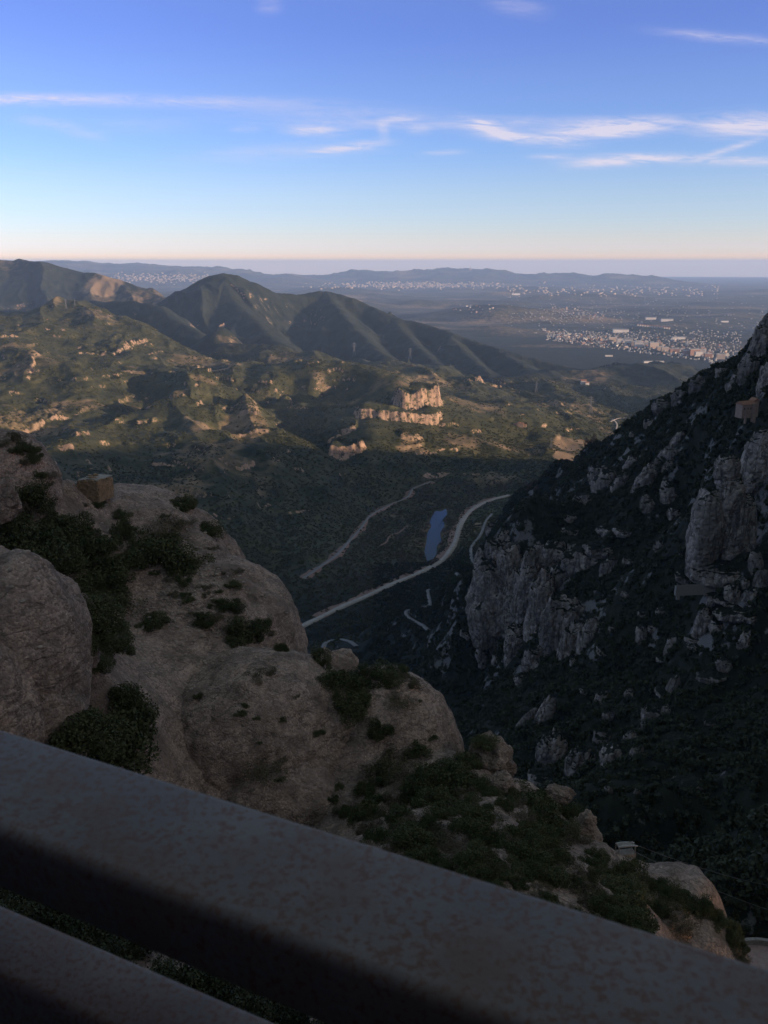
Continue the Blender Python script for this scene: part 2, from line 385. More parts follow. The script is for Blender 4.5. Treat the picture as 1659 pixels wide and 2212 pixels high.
def terrain_mat(name):
    m,nt,b=nodes(name); p=pos(nt)
    at=nt.nodes.new('ShaderNodeAttribute'); at.attribute_name='mask'
    sep=nt.nodes.new('ShaderNodeSeparateColor'); nt.links.new(at.outputs['Color'],sep.inputs[0])
    mas=sep.outputs[2]; fa=at.outputs['Alpha']
    v=mix(nt,ramp(nt,noise(nt,.02,6,.6,p),[(.35,(0,0,0)),(.65,(1,1,1))]),(.032,.038,.018),(.092,.086,.038))
    v=mix(nt,ramp(nt,noise(nt,.16,3,.6,p),[(.35,(0,0,0)),(.7,(.7,.7,.7))]),v,(.016,.020,.010))
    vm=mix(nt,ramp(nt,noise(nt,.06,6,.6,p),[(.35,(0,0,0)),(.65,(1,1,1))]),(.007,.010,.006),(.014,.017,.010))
    vf=mix(nt,ramp(nt,noise(nt,.004,7,.65,p),[(.35,(0,0,0)),(.65,(1,1,1))]),(.012,.020,.017),(.070,.070,.052))
    vshade=mix(nt,ramp(nt,noise(nt,.012,7,.65,p),[(.35,(0,0,0)),(.65,(1,1,1))]),(.010,.017,.013),(.028,.033,.021))  # mountain shade put into the vegetation colour, no shadow is cast there
    v=mix(nt,mas,v,vm); v=mix(nt,mathn(nt,'MULTIPLY',fa,2.0,True),v,vshade); v=mix(nt,mathn(nt,'SUBTRACT',mathn(nt,'MULTIPLY',fa,2.0),1.0,True),v,vf)
    r=mix(nt,ramp(nt,noise(nt,.05,6,.7,p),[(.3,(0,0,0)),(.7,(1,1,1))]),(.42,.28,.185),(.20,.135,.10))
    r=mix(nt,mas,r,mix(nt,noise(nt,.2,6,.7,p),(.17,.16,.155),(.11,.10,.10)))
    rm=mathn(nt,'ADD',sep.outputs[0],mathn(nt,'MULTIPLY',mathn(nt,'SUBTRACT',noise(nt,.07,6,.75,p),.5),2.2))
    c=mix(nt,ramp(nt,rm,[(.42,(0,0,0)),(.56,(1,1,1))]),v,r)
    sm=mathn(nt,'ADD',sep.outputs[1],mathn(nt,'MULTIPLY',mathn(nt,'SUBTRACT',noise(nt,.02,6,.65,p),.5),.9))
    c=mix(nt,ramp(nt,sm,[(.30,(0,0,0)),(.45,(.35,.35,.35)),(.6,(1,1,1))]),c,(.24,.165,.10))
    nt.links.new(c,b.inputs['Base Color'])
    bump(nt,b,noise(nt,.12,6,.7,p),.8,3)
    return m
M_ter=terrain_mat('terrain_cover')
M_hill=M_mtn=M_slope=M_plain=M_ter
# ------------------------------------------------------------------ terrain meshes
nA,nR=GX.shape
dzr=np.gradient(GZ,axis=1)/np.gradient(RR,axis=1)
dza=np.gradient(GZ,axis=0)/(np.gradient(AZ,axis=0)*RR)
SLP=np.hypot(dzr,dza)
mask=np.zeros((nA,nR,4),np.float32); mask[...,3]=1
rk=np.where(RR<1700,sstep(.85,1.6,SLP)*.55*sstep(-.1,.35,fbm(GX/38,GY/38,4,200)),0)
rk=np.where((RR>=1700)&(RR<5200),np.maximum(STEP*.6*sstep(.3,.8,SLP),sstep(.9,1.6,SLP)*.4),rk)
rk=np.where(RR>=4400,sstep(.62,1.1,SLP)*.45*sstep(-.1,.4,fbm(GX/500,GY/500,3,205)),rk)
mask[...,0]=rk
so=np.where((RR>1900)&(RR<4800),.13+.12*np.exp(-(((GX-250)/330)**2+((GY-2700)/260)**2))+.32*sstep(.1,.6,fbm(GX/300,GY/300,4,210)),0)
so=np.where(RR>7000,.30+.28*fbm(GX/1500,GY/900,3,220),so)
for cu,cv,rx,ry,st_ in [(225,616,170,260,.95),(1225,964,48,80,.95),(1222,988,42,55,.95),(1262,958,30,70,.9),(480,797,90,60,.62),(285,805,70,40,.6),(440,820,60,30,.5)]:
    w=cast(cu,cv)
    so=np.maximum(so,st_*np.exp(-(((GX-w[0])/rx)**2+((GY-w[1])/ry)**2)**2))
mask[...,1]=so
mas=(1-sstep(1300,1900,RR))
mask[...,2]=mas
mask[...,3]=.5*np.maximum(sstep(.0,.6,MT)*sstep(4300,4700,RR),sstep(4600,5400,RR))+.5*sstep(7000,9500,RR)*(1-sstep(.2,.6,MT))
idx=np.arange(nA*nR).reshape(nA,nR)
def mesh_obj(name,V,Fc,mat,attrs=None,smooth=True,parent=None):
    me=bpy.data.meshes.new(name); V=np.asarray(V,np.float32); Fc=np.asarray(Fc,np.int32)
    me.vertices.add(len(V)); me.vertices.foreach_set('co',V.ravel())
    k=Fc.shape[1]; me.loops.add(Fc.size); me.loops.foreach_set('vertex_index',Fc.ravel())
    me.polygons.add(len(Fc)); me.polygons.foreach_set('loop_start',np.arange(0,Fc.size,k,dtype=np.int32))
    me.update(calc_edges=True)
    if smooth: me.polygons.foreach_set('use_smooth',np.ones(len(Fc),bool))
    if attrs is not None:
        a=me.color_attributes.new('mask','FLOAT_COLOR','POINT'); a.data.foreach_set('color',attrs.astype(np.float32).ravel())
    if mat: me.materials.append(mat)
    o=bpy.data.objects.new(name,me)
    COL.objects.link(o)
    if parent: o.parent=parent
    return o
A=idx[:-1,:-1]; B=idx[1:,:-1]; Cc=idx[1:,1:]; D=idx[:-1,1:]
faces=np.stack([A,D,Cc,B],-1)[:, :, ::-1]
fr_=RR[:-1,:-1]; fx_=GX[:-1,:-1]; fy_=GY[:-1,:-1]; fmt=MT[:-1,:-1]
V=np.stack([GX,GY,GZ],-1).reshape(-1,3); MK=mask.reshape(-1,4)
crestx=lambda r: 0
reg=np.zeros(fr_.shape,int)
slope_reg=(fr_<1650)&((fx_>-20)|(fr_<1000))
reg[slope_reg]=1
reg[(~slope_reg)&(fr_<4400)]=2
reg[(fr_>=4400)&(fr_<8900)]=3
reg[fr_>=8900]=4
reg[fr_>=17500]=5
fz=GZ[:-1,:-1]
reg[(reg==3)&(fz<-585)&(fx_>700)]=4
reg[(reg==2)&(fz<-575)]=6
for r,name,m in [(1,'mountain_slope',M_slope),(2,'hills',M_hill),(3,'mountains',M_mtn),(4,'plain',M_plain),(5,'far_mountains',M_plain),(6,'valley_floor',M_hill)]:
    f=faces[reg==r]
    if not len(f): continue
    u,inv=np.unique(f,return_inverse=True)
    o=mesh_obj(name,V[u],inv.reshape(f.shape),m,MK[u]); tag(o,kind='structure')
print('terrain',time.time()-T0)
#<<NEAR
# ------------------------------------------------------------------ shared mesh pieces
import bmesh
def ico(sub):
    bm=bmesh.new(); bmesh.ops.create_icosphere(bm,subdivisions=sub,radius=1)
    v=np.array([x.co[:] for x in bm.verts]); f=np.array([[x.index for x in q.verts] for q in bm.faces]); bm.free(); return v,f
ICO={k:ico(k) for k in (2,3,4,5,6,7)}
def rotz(a): c,s=math.cos(a),math.sin(a); return np.array([[c,-s,0],[s,c,0],[0,0,1]])
def roty(a): c,s=math.cos(a),math.sin(a); return np.array([[c,0,s],[0,1,0],[-s,0,c]])
def blob(c,r,sub=5,amp=.12,freq=1.6,seed=0,tilt=0,yaw=0,flute=0,strata=0,pw=1.0):
    v,f=ICO[sub]; v=v.copy()
    if pw!=1.0:
        n=(np.abs(v)**(2/pw)).sum(1)**(pw/2); v=v/n[:,None]
    r=np.array(r,float); rm=r.mean()
    q=v*r/rm
    n=fbm3(q*freq+seed*3.7,5 if sub>=6 else 4,seed,.5)
    disp=amp*n
    if flute:
        a=np.arctan2(v[:,1],v[:,0]); disp=disp-flute*(np.abs(vnoise3(np.stack([q[:,0]*2.6,q[:,1]*2.6,q[:,2]*.35],1)+seed,seed+5))<.13)*1.0
        disp=disp+flute*.8*vnoise3(np.stack([q[:,0]*2,q[:,1]*2,q[:,2]*.4],1)+seed,seed+6)
    if strata:
        zz=q[:,2]*freq*2.2+.6*vnoise3(q*1.1+seed,seed+8); disp=disp-strata*np.exp(-((zz-np.round(zz))/.12)**2)*(.5+.5*vnoise3(q*1.7,seed+9))
    P=v*(1+disp)[:,None]*r
    P=P@roty(tilt).T@rotz(yaw).T+np.array(c)
    return P,f
def join(parts):
    V=[];Fs=[];n=0
    for v,f in parts:
        V.append(v); Fs.append(f+n); n+=len(v)
    return np.concatenate(V),np.concatenate(Fs)
def box(c,s,rz=0,shear=None):
    x,y,z=[q/2 for q in s]
    v=np.array([(-x,-y,-z),(x,-y,-z),(x,y,-z),(-x,y,-z),(-x,-y,z),(x,-y,z),(x,y,z),(-x,y,z)],float)
    v=v@rotz(rz).T+np.array(c)
    f=np.array([(0,3,2,1),(4,5,6,7),(0,1,5,4),(1,2,6,5),(2,3,7,6),(3,0,4,7)])
    return v,f
def gable(c,s,rz=0,over=.0):
    """gabled roof prism, ridge along local x; c = centre of its base"""
    x,y,z=s[0]/2+over,s[1]/2+over,s[2]
    v=np.array([(-x,-y,0),(x,-y,0),(x,y,0),(-x,y,0),(-x,0,z),(x,0,z),(-x,0,z),(x,0,z)],float)
    v=v@rotz(rz).T+np.array(c)
    f=np.array([(0,1,5,4),(2,3,4,5),(1,2,5,5),(3,0,4,4),(0,3,2,1)])
    return v,f
def mk(name,parts,mat,parent=None,smooth=False,loc=None):
    """parts: list of (v,f) with quads or tris"""
    me=bpy.data.meshes.new(name); V=[];FF=[];n=0
    for v,f in parts:
        V+= [tuple(p) for p in v]
        for q in f:
            q=[int(a)+n for a in q]; w=[]
            for a in q:
                if a not in w: w.append(a)
            FF.append(w)
        n+=len(v)
    if loc is not None: V=[(p[0]-loc[0],p[1]-loc[1],p[2]-loc[2]) for p in V]
    me.from_pydata(V,[],FF); me.materials.append(mat); me.update()
    if smooth:
        for p in me.polygons: p.use_smooth=True
    o=bpy.data.objects.new(name,me); COL.objects.link(o)
    if loc is not None and parent is None: o.location=loc
    if parent: o.parent=parent
    return o
def empty(name,loc,rz=0):
    o=bpy.data.objects.new(name,None); COL.objects.link(o); o.location=loc; o.rotation_euler=(0,0,rz); return o
def tube(pts,r0,r1=None,n=6):
    r1=r0 if r1 is None else r1; V=[];Fs=[]; m=len(pts)
    for i,p in enumerate(pts):
        p=np.array(p,float); d=np.array(pts[min(i+1,m-1)],float)-np.array(pts[max(i-1,0)],float); d/=np.linalg.norm(d)+1e-9
        a=np.cross(d,(0,0,1) if abs(d[2])<.9 else (1,0,0)); a/=np.linalg.norm(a); b=np.cross(d,a); r=r0+(r1-r0)*i/(m-1)
        for k in range(n):
            t=2*math.pi*k/n; V.append(p+r*(a*math.cos(t)+b*math.sin(t)))
    for i in range(m-1):
        for k in range(n): Fs.append((i*n+k,i*n+(k+1)%n,(i+1)*n+(k+1)%n,(i+1)*n+k))
    return np.array(V),np.array(Fs)
# ------------------------------------------------------------------ near rock material
def rock_mat(name,base,dark,warm,ps=1.0,vegup=None,bs=1.0,cr=0):
    m,nt,b=nodes(name); p=pos(nt)
    n1=noise(nt,.09*ps,6,.62,p); n2=noise(nt,.8*ps,6,.75,p,.1)
    c=mix(nt,ramp(nt,n1,[(.3,(0,0,0)),(.7,(1,1,1))]),base,warm)
    c=mix(nt,ramp(nt,n2,[(.38,(1,1,1)),(.60,(0,0,0))]),c,dark)
    vo=nt.nodes.new('ShaderNodeTexVoronoi'); vo.inputs['Scale'].default_value=(2.4 if cr else 5.2)*ps; nt.links.new(p,vo.inputs['Vector'])
    sp=nt.nodes.new('ShaderNodeSeparateColor'); nt.links.new(vo.outputs['Color'],sp.inputs[0])
    c=mix(nt,.5,c,mix(nt,sp.outputs[0],tuple(x*.45 for x in base),tuple(min(1,x*1.75) for x in base)))
    vb=nt.nodes.new('ShaderNodeTexVoronoi'); vb.inputs['Scale'].default_value=1.7*ps; nt.links.new(p,vb.inputs['Vector'])
    c=mix(nt,ramp(nt,vb.outputs['Distance'],[(.10,(.55,.55,.55)),(.17,(0,0,0))]),c,tuple(min(1,x*2.0) for x in base))
    c=mix(nt,ramp(nt,noise(nt,.16*ps,5,.7,p,.3),[(.50,(0,0,0)),(.62,(.55,.55,.55))]),c,tuple(x*.5 for x in base))
    # vertical weather streaks
    mp=nt.nodes.new('ShaderNodeMapping'); mp.inputs['Scale'].default_value=(.35*ps,.35*ps,.045*ps); nt.links.new(p,mp.inputs[0])
    st=noise(nt,1.0,4,.6,mp.outputs[0])
    c=mix(nt,ramp(nt,st,[(.47,(0,0,0)),(.64,(.8,.8,.8))]),c,tuple(x*.42 for x in base))
    mp2=nt.nodes.new('ShaderNodeMapping'); mp2.inputs['Scale'].default_value=(.9*ps,.9*ps,.16*ps) if cr else (.22*ps,.22*ps,.55*ps); nt.links.new(p,mp2.inputs[0])
    ck=mathn(nt,'ABSOLUTE',mathn(nt,'SUBTRACT',noise(nt,1.0,5,.6,mp2.outputs[0],.8 if cr else .2),.5))
    crk=ramp(nt,ck,[(.004,(1,1,1)),(.030 if cr else .018,(0,0,0))])
    c=mix(nt,mathn(nt,'MULTIPLY',crk,.75 if cr else .5),c,tuple(x*.22 for x in base))
    if vegup:
        g=nt.nodes.new('ShaderNodeNewGeometry'); s=nt.nodes.new('ShaderNodeSeparateXYZ'); nt.links.new(g.outputs['Normal'],s.inputs[0])
        f=mathn(nt,'ADD',s.outputs[2],mathn(nt,'MULTIPLY',mathn(nt,'SUBTRACT',noise(nt,.3*ps,5,.7,p),.5),vegup[1]))
        c=mix(nt,ramp(nt,f,[(vegup[2],(0,0,0)),(vegup[2]+.12,(1,1,1))]),c,vegup[0])
    nt.links.new(c,b.inputs['Base Color'])
    h=mathn(nt,'ADD',mathn(nt,'SUBTRACT',mathn(nt,'MULTIPLY',vo.outputs['Distance'],-.6 if cr else -.28),mathn(nt,'MULTIPLY',crk,.5 if cr else .15)),mathn(nt,'ADD',noise(nt,.8*ps,7,.7,p),mathn(nt,'MULTIPLY',noise(nt,5*ps,4,.7,p),.3)))
    bump(nt,b,h,.9*bs,.5/ps)
    return m
M_rock=rock_mat('conglomerate',(.325,.245,.21),(.14,.11,.097),(.41,.30,.235),1.0,((.035,.036,.02),1.3,1.02))
M_cliff=rock_mat('grey_cliff',(.31,.265,.24),(.13,.115,.105),(.34,.27,.22),.16,((.012,.016,.009),1.3,.60),1.0,1)
def leaf_mat(name,c1,c2,c3):
    m,nt,b=nodes(name); p=pos(nt)
    oi=nt.nodes.new('ShaderNodeObjectInfo')
    c=mix(nt,oi.outputs['Random'],c1,c2)
    c=mix(nt,ramp(nt,noise(nt,1.3,3,.6,p),[(.4,(0,0,0)),(.7,(1,1,1))]),c,c3)
    nt.links.new(c,b.inputs['Base Color']); b.inputs['Roughness'].default_value=.7
    return m
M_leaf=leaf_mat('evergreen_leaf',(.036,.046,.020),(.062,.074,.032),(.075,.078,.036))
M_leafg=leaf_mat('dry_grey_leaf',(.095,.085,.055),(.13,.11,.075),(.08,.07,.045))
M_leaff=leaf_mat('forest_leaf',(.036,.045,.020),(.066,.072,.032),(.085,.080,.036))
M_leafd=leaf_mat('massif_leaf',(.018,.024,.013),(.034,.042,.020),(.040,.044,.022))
M_wood,_nt,_b=nodes('twig_bark'); _nt.links.new(ramp(_nt,noise(_nt,12,4,.6,pos(_nt)),[(.3,(.11,.09,.07)),(.7,(.22,.18,.15))]),_b.inputs['Base Color'])
# ------------------------------------------------------------------ near slope
nctl=[]
def D3(*pp):
    for p in pp: nctl.append(atD(*p))
for p in dens([(-500,850,105),(-200,880,108),(0,960,112),(130,1052,112),(300,1092,114),(430,1125,114),(520,1230,112),(600,1340,110),(680,1470,104),(800,1490,100),(930,1540,98),(1000,1650,92),(1100,1690,88),(1200,1725,84),(1285,1830,81),(1400,1905,84),(1540,1985,82),(1580,2030,76),(1610,2110,70),(1680,2300,60)],3):
    w=atD(*p); nctl.append(w); n=math.hypot(w[0],w[1])
    nctl.append((w[0]*(1+14/n),w[1]*(1+14/n),w[2]-26)); nctl.append((w[0]*(1+45/n),w[1]*(1+45/n),w[2]-150))
D3((0,1300,84),(-300,1300,70),(0,1600,52),(230,1540,74),(200,1300,95),(350,1200,104),(250,1650,74),(500,1750,81),(700,1750,81),(850,1730,80),(1000,1760,70),(1200,1850,64),(1000,1850,60),(1100,1760,72),
   (1400,1960,68),(1500,2060,62),(1300,1900,66),(400,1900,56),(800,2000,48),(1200,2150,42),(0,2000,34),(600,2212,28),(1600,2250,44),(0,1800,47),(-400,1900,30),(900,2700,12),(2000,2400,50))
nctl+= [(-20,2,-14),(20,2,-18),(0,-10,-3),(60,0,-60),(90,40,-110),(-60,10,-14),(0,165,-240),(-80,165,-200),(60,165,-235),(110,150,-230),(110,80,-190),(-130,60,0),(-130,120,-20)]
NRBF=rbf_fit(nctl,3.0)
nx=np.arange(-95,112,.4); ny=np.arange(1.0,166,.4)
NX,NY=np.meshgrid(nx,ny,indexing='ij')
NZ=rbf_eval(NRBF,NX,NY)
nn=ridged(NX/16,NY/16,4,400)-.7
NZ=NZ+.9*nn+.5*fbm(NX/5,NY/5,4,410,.6)
i2=np.arange(NX.size).reshape(NX.shape)
nf=np.stack([i2[:-1,:-1],i2[1:,:-1],i2[1:,1:],i2[:-1,1:]],-1).reshape(-1,4)
nV=np.stack([NX,NY,NZ],-1).reshape(-1,3)
near=mesh_obj('near_slope',nV,nf,M_rock); tag(near,kind='structure')
ALLV=[nV];ALLF=[list(map(tuple,nf))]
def px(D): return D/F
# domes: (u,v,D,ru,rv,depth factor, seed, name)
DOMES=[(20,1062,100,108,138,1.0,1),(-95,1020,100,110,150,1.0,2),(8,1080,90,30,44,1.0,3),
 (235,1300,116,292,252,1.0,4),(450,1452,108,214,250,1.0,5),(35,1425,66,152,240,.9,6),(118,1375,69,76,150,1.0,31),(-60,1330,70,150,165,1.0,32),(80,1560,66,110,150,.9,33),(-60,1560,62,150,200,.9,14),(560,1650,92,242,252,.9,7),(830,1652,94,168,215,.9,8),
 (1062,1642,86,44,48,1.0,9),(1085,1698,80,22,28,1.0,10),(1262,1806,77,32,60,1.0,11),(1205,1716,83,34,20,1,12),(1372,1880,88,20,22,1,13),(1525,2050,70,62,78,1,15),(1440,2010,66,60,40,1,16),
 (330,1760,84,130,190,.9,17),(410,1560,93,105,70,1,21),(690,1590,92,95,150,1,22),(545,1490,99,120,80,1,23),(270,1480,104,110,120,1,24),(600,1750,84,150,110,1,25),(880,1560,96,70,95,1,26),(150,1390,72,60,100,1,27),(700,1480,100,75,75,.9,18)]
for (u,v,Dd,ru,rv,df,sd_) in DOMES:
    c=atD(u,v,Dd); s=px(Dd)
    yaw=math.atan2(-c[0],c[1])
    big=max(ru,rv)>100
    P,f=blob(c,(ru*s,min(ru,rv)*s*df,rv*s),7 if big else 6,.058 if big else .24,2.0,sd_,0,yaw,.004 if big else 0,.02 if big else .05,.92)
    # fine lumps
    P=P+ (P-np.array(c))/np.linalg.norm(P-np.array(c),axis=1)[:,None]*(.13*fbm3(P/1.5+sd_,3,sd_+40)+.05*fbm3(P/.45+sd_,2,sd_+60))[:,None]
    o=mesh_obj('rock_face',P,f,M_rock); tag(o,kind='structure')
    ALLV.append(P); ALLF.append([tuple(q) for q in f])
bv=[];bf=[];n0=0
for v,f in zip(ALLV,ALLF):
    bv+=v.tolist(); bf+=[tuple(int(a)+n0 for a in q) for q in f]; n0+=len(v)
BV=BVHTree.FromPolygons(bv,bf)
def hit(u,v):
    d=Vector(ray(u,v)).normalized(); r=BV.ray_cast(Vector((0,0,0)),d,400)
    return (None,None) if r[0] is None else (r[0],r[1])
print('near',time.time()-T0)
# ------------------------------------------------------------------ shrubs
def bush_mesh(name,seed,nl=3200,flat=.8,leaf=.055,mat=None,clumps=16):
    r=np.random.default_rng(seed); 
    cc=r.normal(size=(clumps,3)); cc/=np.linalg.norm(cc,axis=1)[:,None]; cc*=r.uniform(.25,.84,(clumps,1)); cc[:,2]=np.abs(cc[:,2])*flat
    cr=r.uniform(.16,.40,clumps)
    k=r.integers(0,clumps,nl); d=r.normal(size=(nl,3)); d/=np.linalg.norm(d,axis=1)[:,None]
    rad=cr[k]*r.uniform(.3,1.15,nl)**.6; c=cc[k]+d*rad[:,None]; c[:,2]=np.maximum(c[:,2],-.15)
    n=r.normal(size=(nl,3))+d*.8; n/=np.linalg.norm(n,axis=1)[:,None]
    t=np.cross(n,r.normal(size=(nl,3))); t/=np.linalg.norm(t,axis=1)[:,None]; b=np.cross(n,t)
    s=(leaf*r.uniform(.6,1.4,nl))[:,None]
    V=np.stack([c-t*s-b*s*.6,c+t*s-b*s*.5,c+t*s*.8+b*s*.7,c-t*s*.7+b*s*.6],1).reshape(-1,3)
    Fq=np.arange(nl*4).reshape(nl,4)
    me=bpy.data.meshes.new(name); me.vertices.add(nl*4); me.vertices.foreach_set('co',V.astype(np.float32).ravel())
    me.loops.add(nl*4); me.loops.foreach_set('vertex_index',Fq.astype(np.int32).ravel()); me.polygons.add(nl); me.polygons.foreach_set('loop_start',np.arange(0,nl*4,4,dtype=np.int32)); me.update(calc_edges=True)
    me.materials.append(mat); return me,cc
def stem_mesh(name,seed,cc):
    parts=[]
    for c in cc:
        m=c*.5+np.array([random.uniform(-.06,.06),random.uniform(-.06,.06),-.02])
        parts.append(tube([(0,0,-.3),(m*.4)-np.array([0,0,.1]),m,c*.95],.028,.008,5))
    o=mk(name,parts,M_wood); me=o.data; bpy.data.objects.remove(o); return me
KINDS={}
for kname,mt_,specs in [('dark',M_leafd,[(21,5000,.8,.03,16),(22,5000,.9,.03,16)]),('green',M_leaf,[(1,9000,.75,.027,20),(2,9000,.9,.026,22),(3,8000,.7,.028,17),(4,8000,1.1,.026,16)]),('grey',M_leafg,[(11,4200,.6,.021,14),(12,3600,.75,.021,14)])]:
    L=[]
    for s,nl,fl,lf,cl in specs:
        me,cc=bush_mesh('foliage',s,nl,fl,lf,mt_,cl); L.append((me,stem_mesh('stem',s,cc)))
    KINDS[kname]=L
PROTO={}
nb=[0]
def shrub(p,R,kind='green',var=None,label=None,group=None,sz=1.0,name='shrub',cat='shrub'):
    L=KINDS[kind]; me,st=L[(var if var is not None else nb[0])%len(L)]; nb[0]+=1
    root=empty(name,p,random.uniform(0,6.28)); root.scale=(R,R*random.uniform(.85,1.15),R*sz)
    a=bpy.data.objects.new('foliage',me); b=bpy.data.objects.new('stem',st)
    for o in (a,b): COL.objects.link(o); o.parent=root
    tag(root,label,cat,group); return root
MAN=[ # u,v(base),radius px,height factor,kind,label
 (60,1165,72,1.0,'green','wide dark green shrub at the left edge above the near boulder'),
 (20,1130,50,1.0,'green','dark shrub at the left edge just under the small round boulder'),
 (130,1120,48,1.0,'green','dark shrub filling the hollow below the ruined stone hut'),
 (70,1080,42,1.0,'green','shrub growing between the two round boulders at the left edge'),
 (200,1160,44,1.1,'green','rounded shrub in the left hollow beside the bare ledge'),
 (150,1195,48,1.0,'green','dense shrub over the top of the big boulder on the left'),
 (215,1225,50,1.0,'green','dark shrub where the left gully begins'),
 (268,1160,20,2.0,'green','narrow upright conifer-like shrub on the bare ledge'),
 (290,1190,44,1.0,'green','shrub at the foot of the narrow upright bush'),
 (345,1185,55,1.1,'green','large dark shrub in the middle of the ledge behind the main rock wall'),
 (400,1205,45,1.0,'green','shrub on the right part of the ledge above the rubble slope'),
 (365,1130,35,1.1,'grey','thin greyish shrub on top of the knoll'),
 (395,1082,26,.9,'green','dark shrub on the skyline of the near knoll'),
 (450,1145,26,1.1,'green','dark shrub leaning over the right edge of the knoll'),
 (240,1285,50,.9,'grey','greyish shrub at the top of the left gully'),
 (205,1330,46,1.0,'green','dark shrub halfway down the left gully'),
 (225,1385,42,1.0,'green','lower dark shrub in the left gully'),
 (240,1600,90,1.25,'green','biggest dark evergreen bush standing right above the railing on the left'),
 (180,1560,62,1.2,'green','dark bush between the near boulder and the biggest bush'),
 (275,1520,50,1.0,'green','dark bush at the right shoulder of the biggest bush'),
 (330,1335,26,.9,'green','small round shrub alone on the rubble slope'),
 (445,1340,22,.9,'green','small shrub near the middle of the main rock face'),
 (460,1325,18,.8,'grey','small dry shrub at the rim of the rubble slope'),
 (520,1365,36,1.0,'green','dark shrub on the ledge near the right rim of the rock face'),
 (560,1345,26,1.0,'green','shrub closest to the right rim of the rock face'),
 (500,1305,24,.9,'green','shrub above the ledge near the right rim'),
 (610,1400,13,1.6,'green','tiny upright shrub at the saddle between two domes'),
 (430,1505,10,1.0,'green','lone tiny tuft on the bare rock wall'),
 (570,1445,30,.8,'grey','dry grey shrub clinging to the main rock wall'),
 (760,1520,38,1.3,'green','dark bush in the notch between the two domes'),
 (725,1460,34,1.1,'green','bush at the top of the notch between the domes'),
 (690,1420,22,1.0,'green','low bush just behind the saddle'),
 (790,1455,34,.9,'green','bush on the left of the far dome top'),
 (840,1450,34,.9,'green','bush on the crown of the far dome'),
 (885,1465,28,.9,'grey','grey bush on the right shoulder of the far dome'),
 (865,1500,26,.8,'grey','dry bush under the crown of the far dome'),
 (820,1570,24,1.3,'green','upright bush below the crown of the far dome'),
 (850,1640,42,1.1,'grey','sparse grey bush at the foot of the far dome'),
 (900,1610,24,1.0,'green','small bush on the flank of the far dome'),
 (580,1640,38,1.0,'grey','sparse grey bush on the lower rock wall above the railing'),
 (960,1680,46,1.1,'green','bush at the right foot of the far dome'),
 (1050,1600,24,.8,'green','bush on top of the small rock beside the ravine'),
 (1150,1720,44,1.0,'green','bush on the skyline between the two small rocks'),
 (1230,1760,30,1.0,'green','bush just above the pale rock at the ravine edge'),
]
for i,(u,v,rp,hf,kd,lab) in enumerate(MAN):
    h,nrm=hit(u,v+rp*.35)
    if h is None: h,nrm=hit(u,v+rp)
    if h is None: print('nohit',i); continue
    Dp=h.y*CP-h.z*SP; R=rp*Dp/F*1.45
    shrub((h.x,h.y,h.z-.12*R),R,kd,i,lab,'shrubs on the near rocks',hf)
def in_poly(u,v,poly):
    ins=False; j=len(poly)-1
    for i in range(len(poly)):
        if (poly[i][1]>v)!=(poly[j][1]>v) and u<(poly[j][0]-poly[i][0])*(v-poly[i][1])/(poly[j][1]-poly[i][1])+poly[i][0]: ins=not ins
        j=i
    return ins
def scatter(poly,n,rmin,rmax,kinds,label,group,sep=.75,hf=(.8,1.15)):
    us=[p[0] for p in poly]; vs=[p[1] for p in poly]; done=[]; tries=0
    while len(done)<n and tries<n*60:
        tries+=1; u=random.uniform(min(us),max(us)); v=random.uniform(min(vs),max(vs))
        if not in_poly(u,v,poly): continue
        rp=random.uniform(rmin,rmax)
        if any((u-a)**2+((v-b)*1.5)**2<((rp+c)*.5*sep)**2*4*.5 for a,b,c in done): continue
        h,nm=hit(u,v)
        if h is None: continue
        done.append((u,v,rp)); Dp=h.y*CP-h.z*SP; R=rp*Dp/F*1.4
        k=random.choice(kinds)
        shrub((h.x,h.y,h.z-.1*R),R,k,None,label[k],group[k],random.uniform(*hf))
    return len(done)
polyA=[(730,1760),(800,1690),(860,1660),(950,1670),(1000,1650),(1080,1710),(1170,1720),(1240,1790),(1285,1850),(1370,1910),(1480,1965),(1530,2000),(1450,2000),(1380,1975),(1390,2060),(1200,2010),(1000,1930),(850,1860)]
LB={'green':'dark green shrub in the thicket running down the slope right above the railing','grey':'dry greyish shrub mixed into the thicket right above the railing'}
GB={'green':'green shrubs of the thicket above the railing','grey':'dry shrubs of the thicket above the railing'}
print('A',scatter(polyA,155,18,40,['green','green','green','grey'],LB,GB,.52))
print('A2',scatter([(1300,1860),(1600,2020),(1590,2080),(1560,1985),(1500,1960),(1420,1920)],34,16,30,['green','green','grey'],LB,GB,.5))
LB2={'green':'low green tuft growing on the near conglomerate rocks','grey':'low dry tuft growing on the near conglomerate rocks'}
GB2={'green':'green tufts on the near rocks','grey':'dry tufts on the near rocks'}
polyB=[(150,1080),(420,1110),(480,1190),(560,1290),(590,1370),(500,1400),(420,1330),(280,1230),(200,1200)]
print('B',scatter(polyB,50,6,17,['grey','grey','green'],LB2,GB2,.8,(.5,.8)))
print('C',scatter([(0,1100),(130,1140),(230,1240),(260,1420),(200,1450),(180,1260),(100,1190),(0,1200)],14,26,40,['green'],{'green':'dark green shrub crowding the gully on the left'},{'green':'shrubs crowding the left gully'}))
print('D',scatter([(600,1450),(940,1480),(990,1640),(800,1740),(600,1740),(450,1560)],26,5,13,['grey','green'],LB2,GB2,.8,(.5,.9)))
print('E',scatter([(0,885),(60,960),(120,1040),(100,1050),(0,960)],9,12,24,['green','grey'],{'green':'green shrub along the upper left rocky edge','grey':'dry shrub along the upper left rocky edge'},{'green':'green shrubs along the upper left edge','grey':'dry shrubs along the upper left edge'}))
UNDER=[]
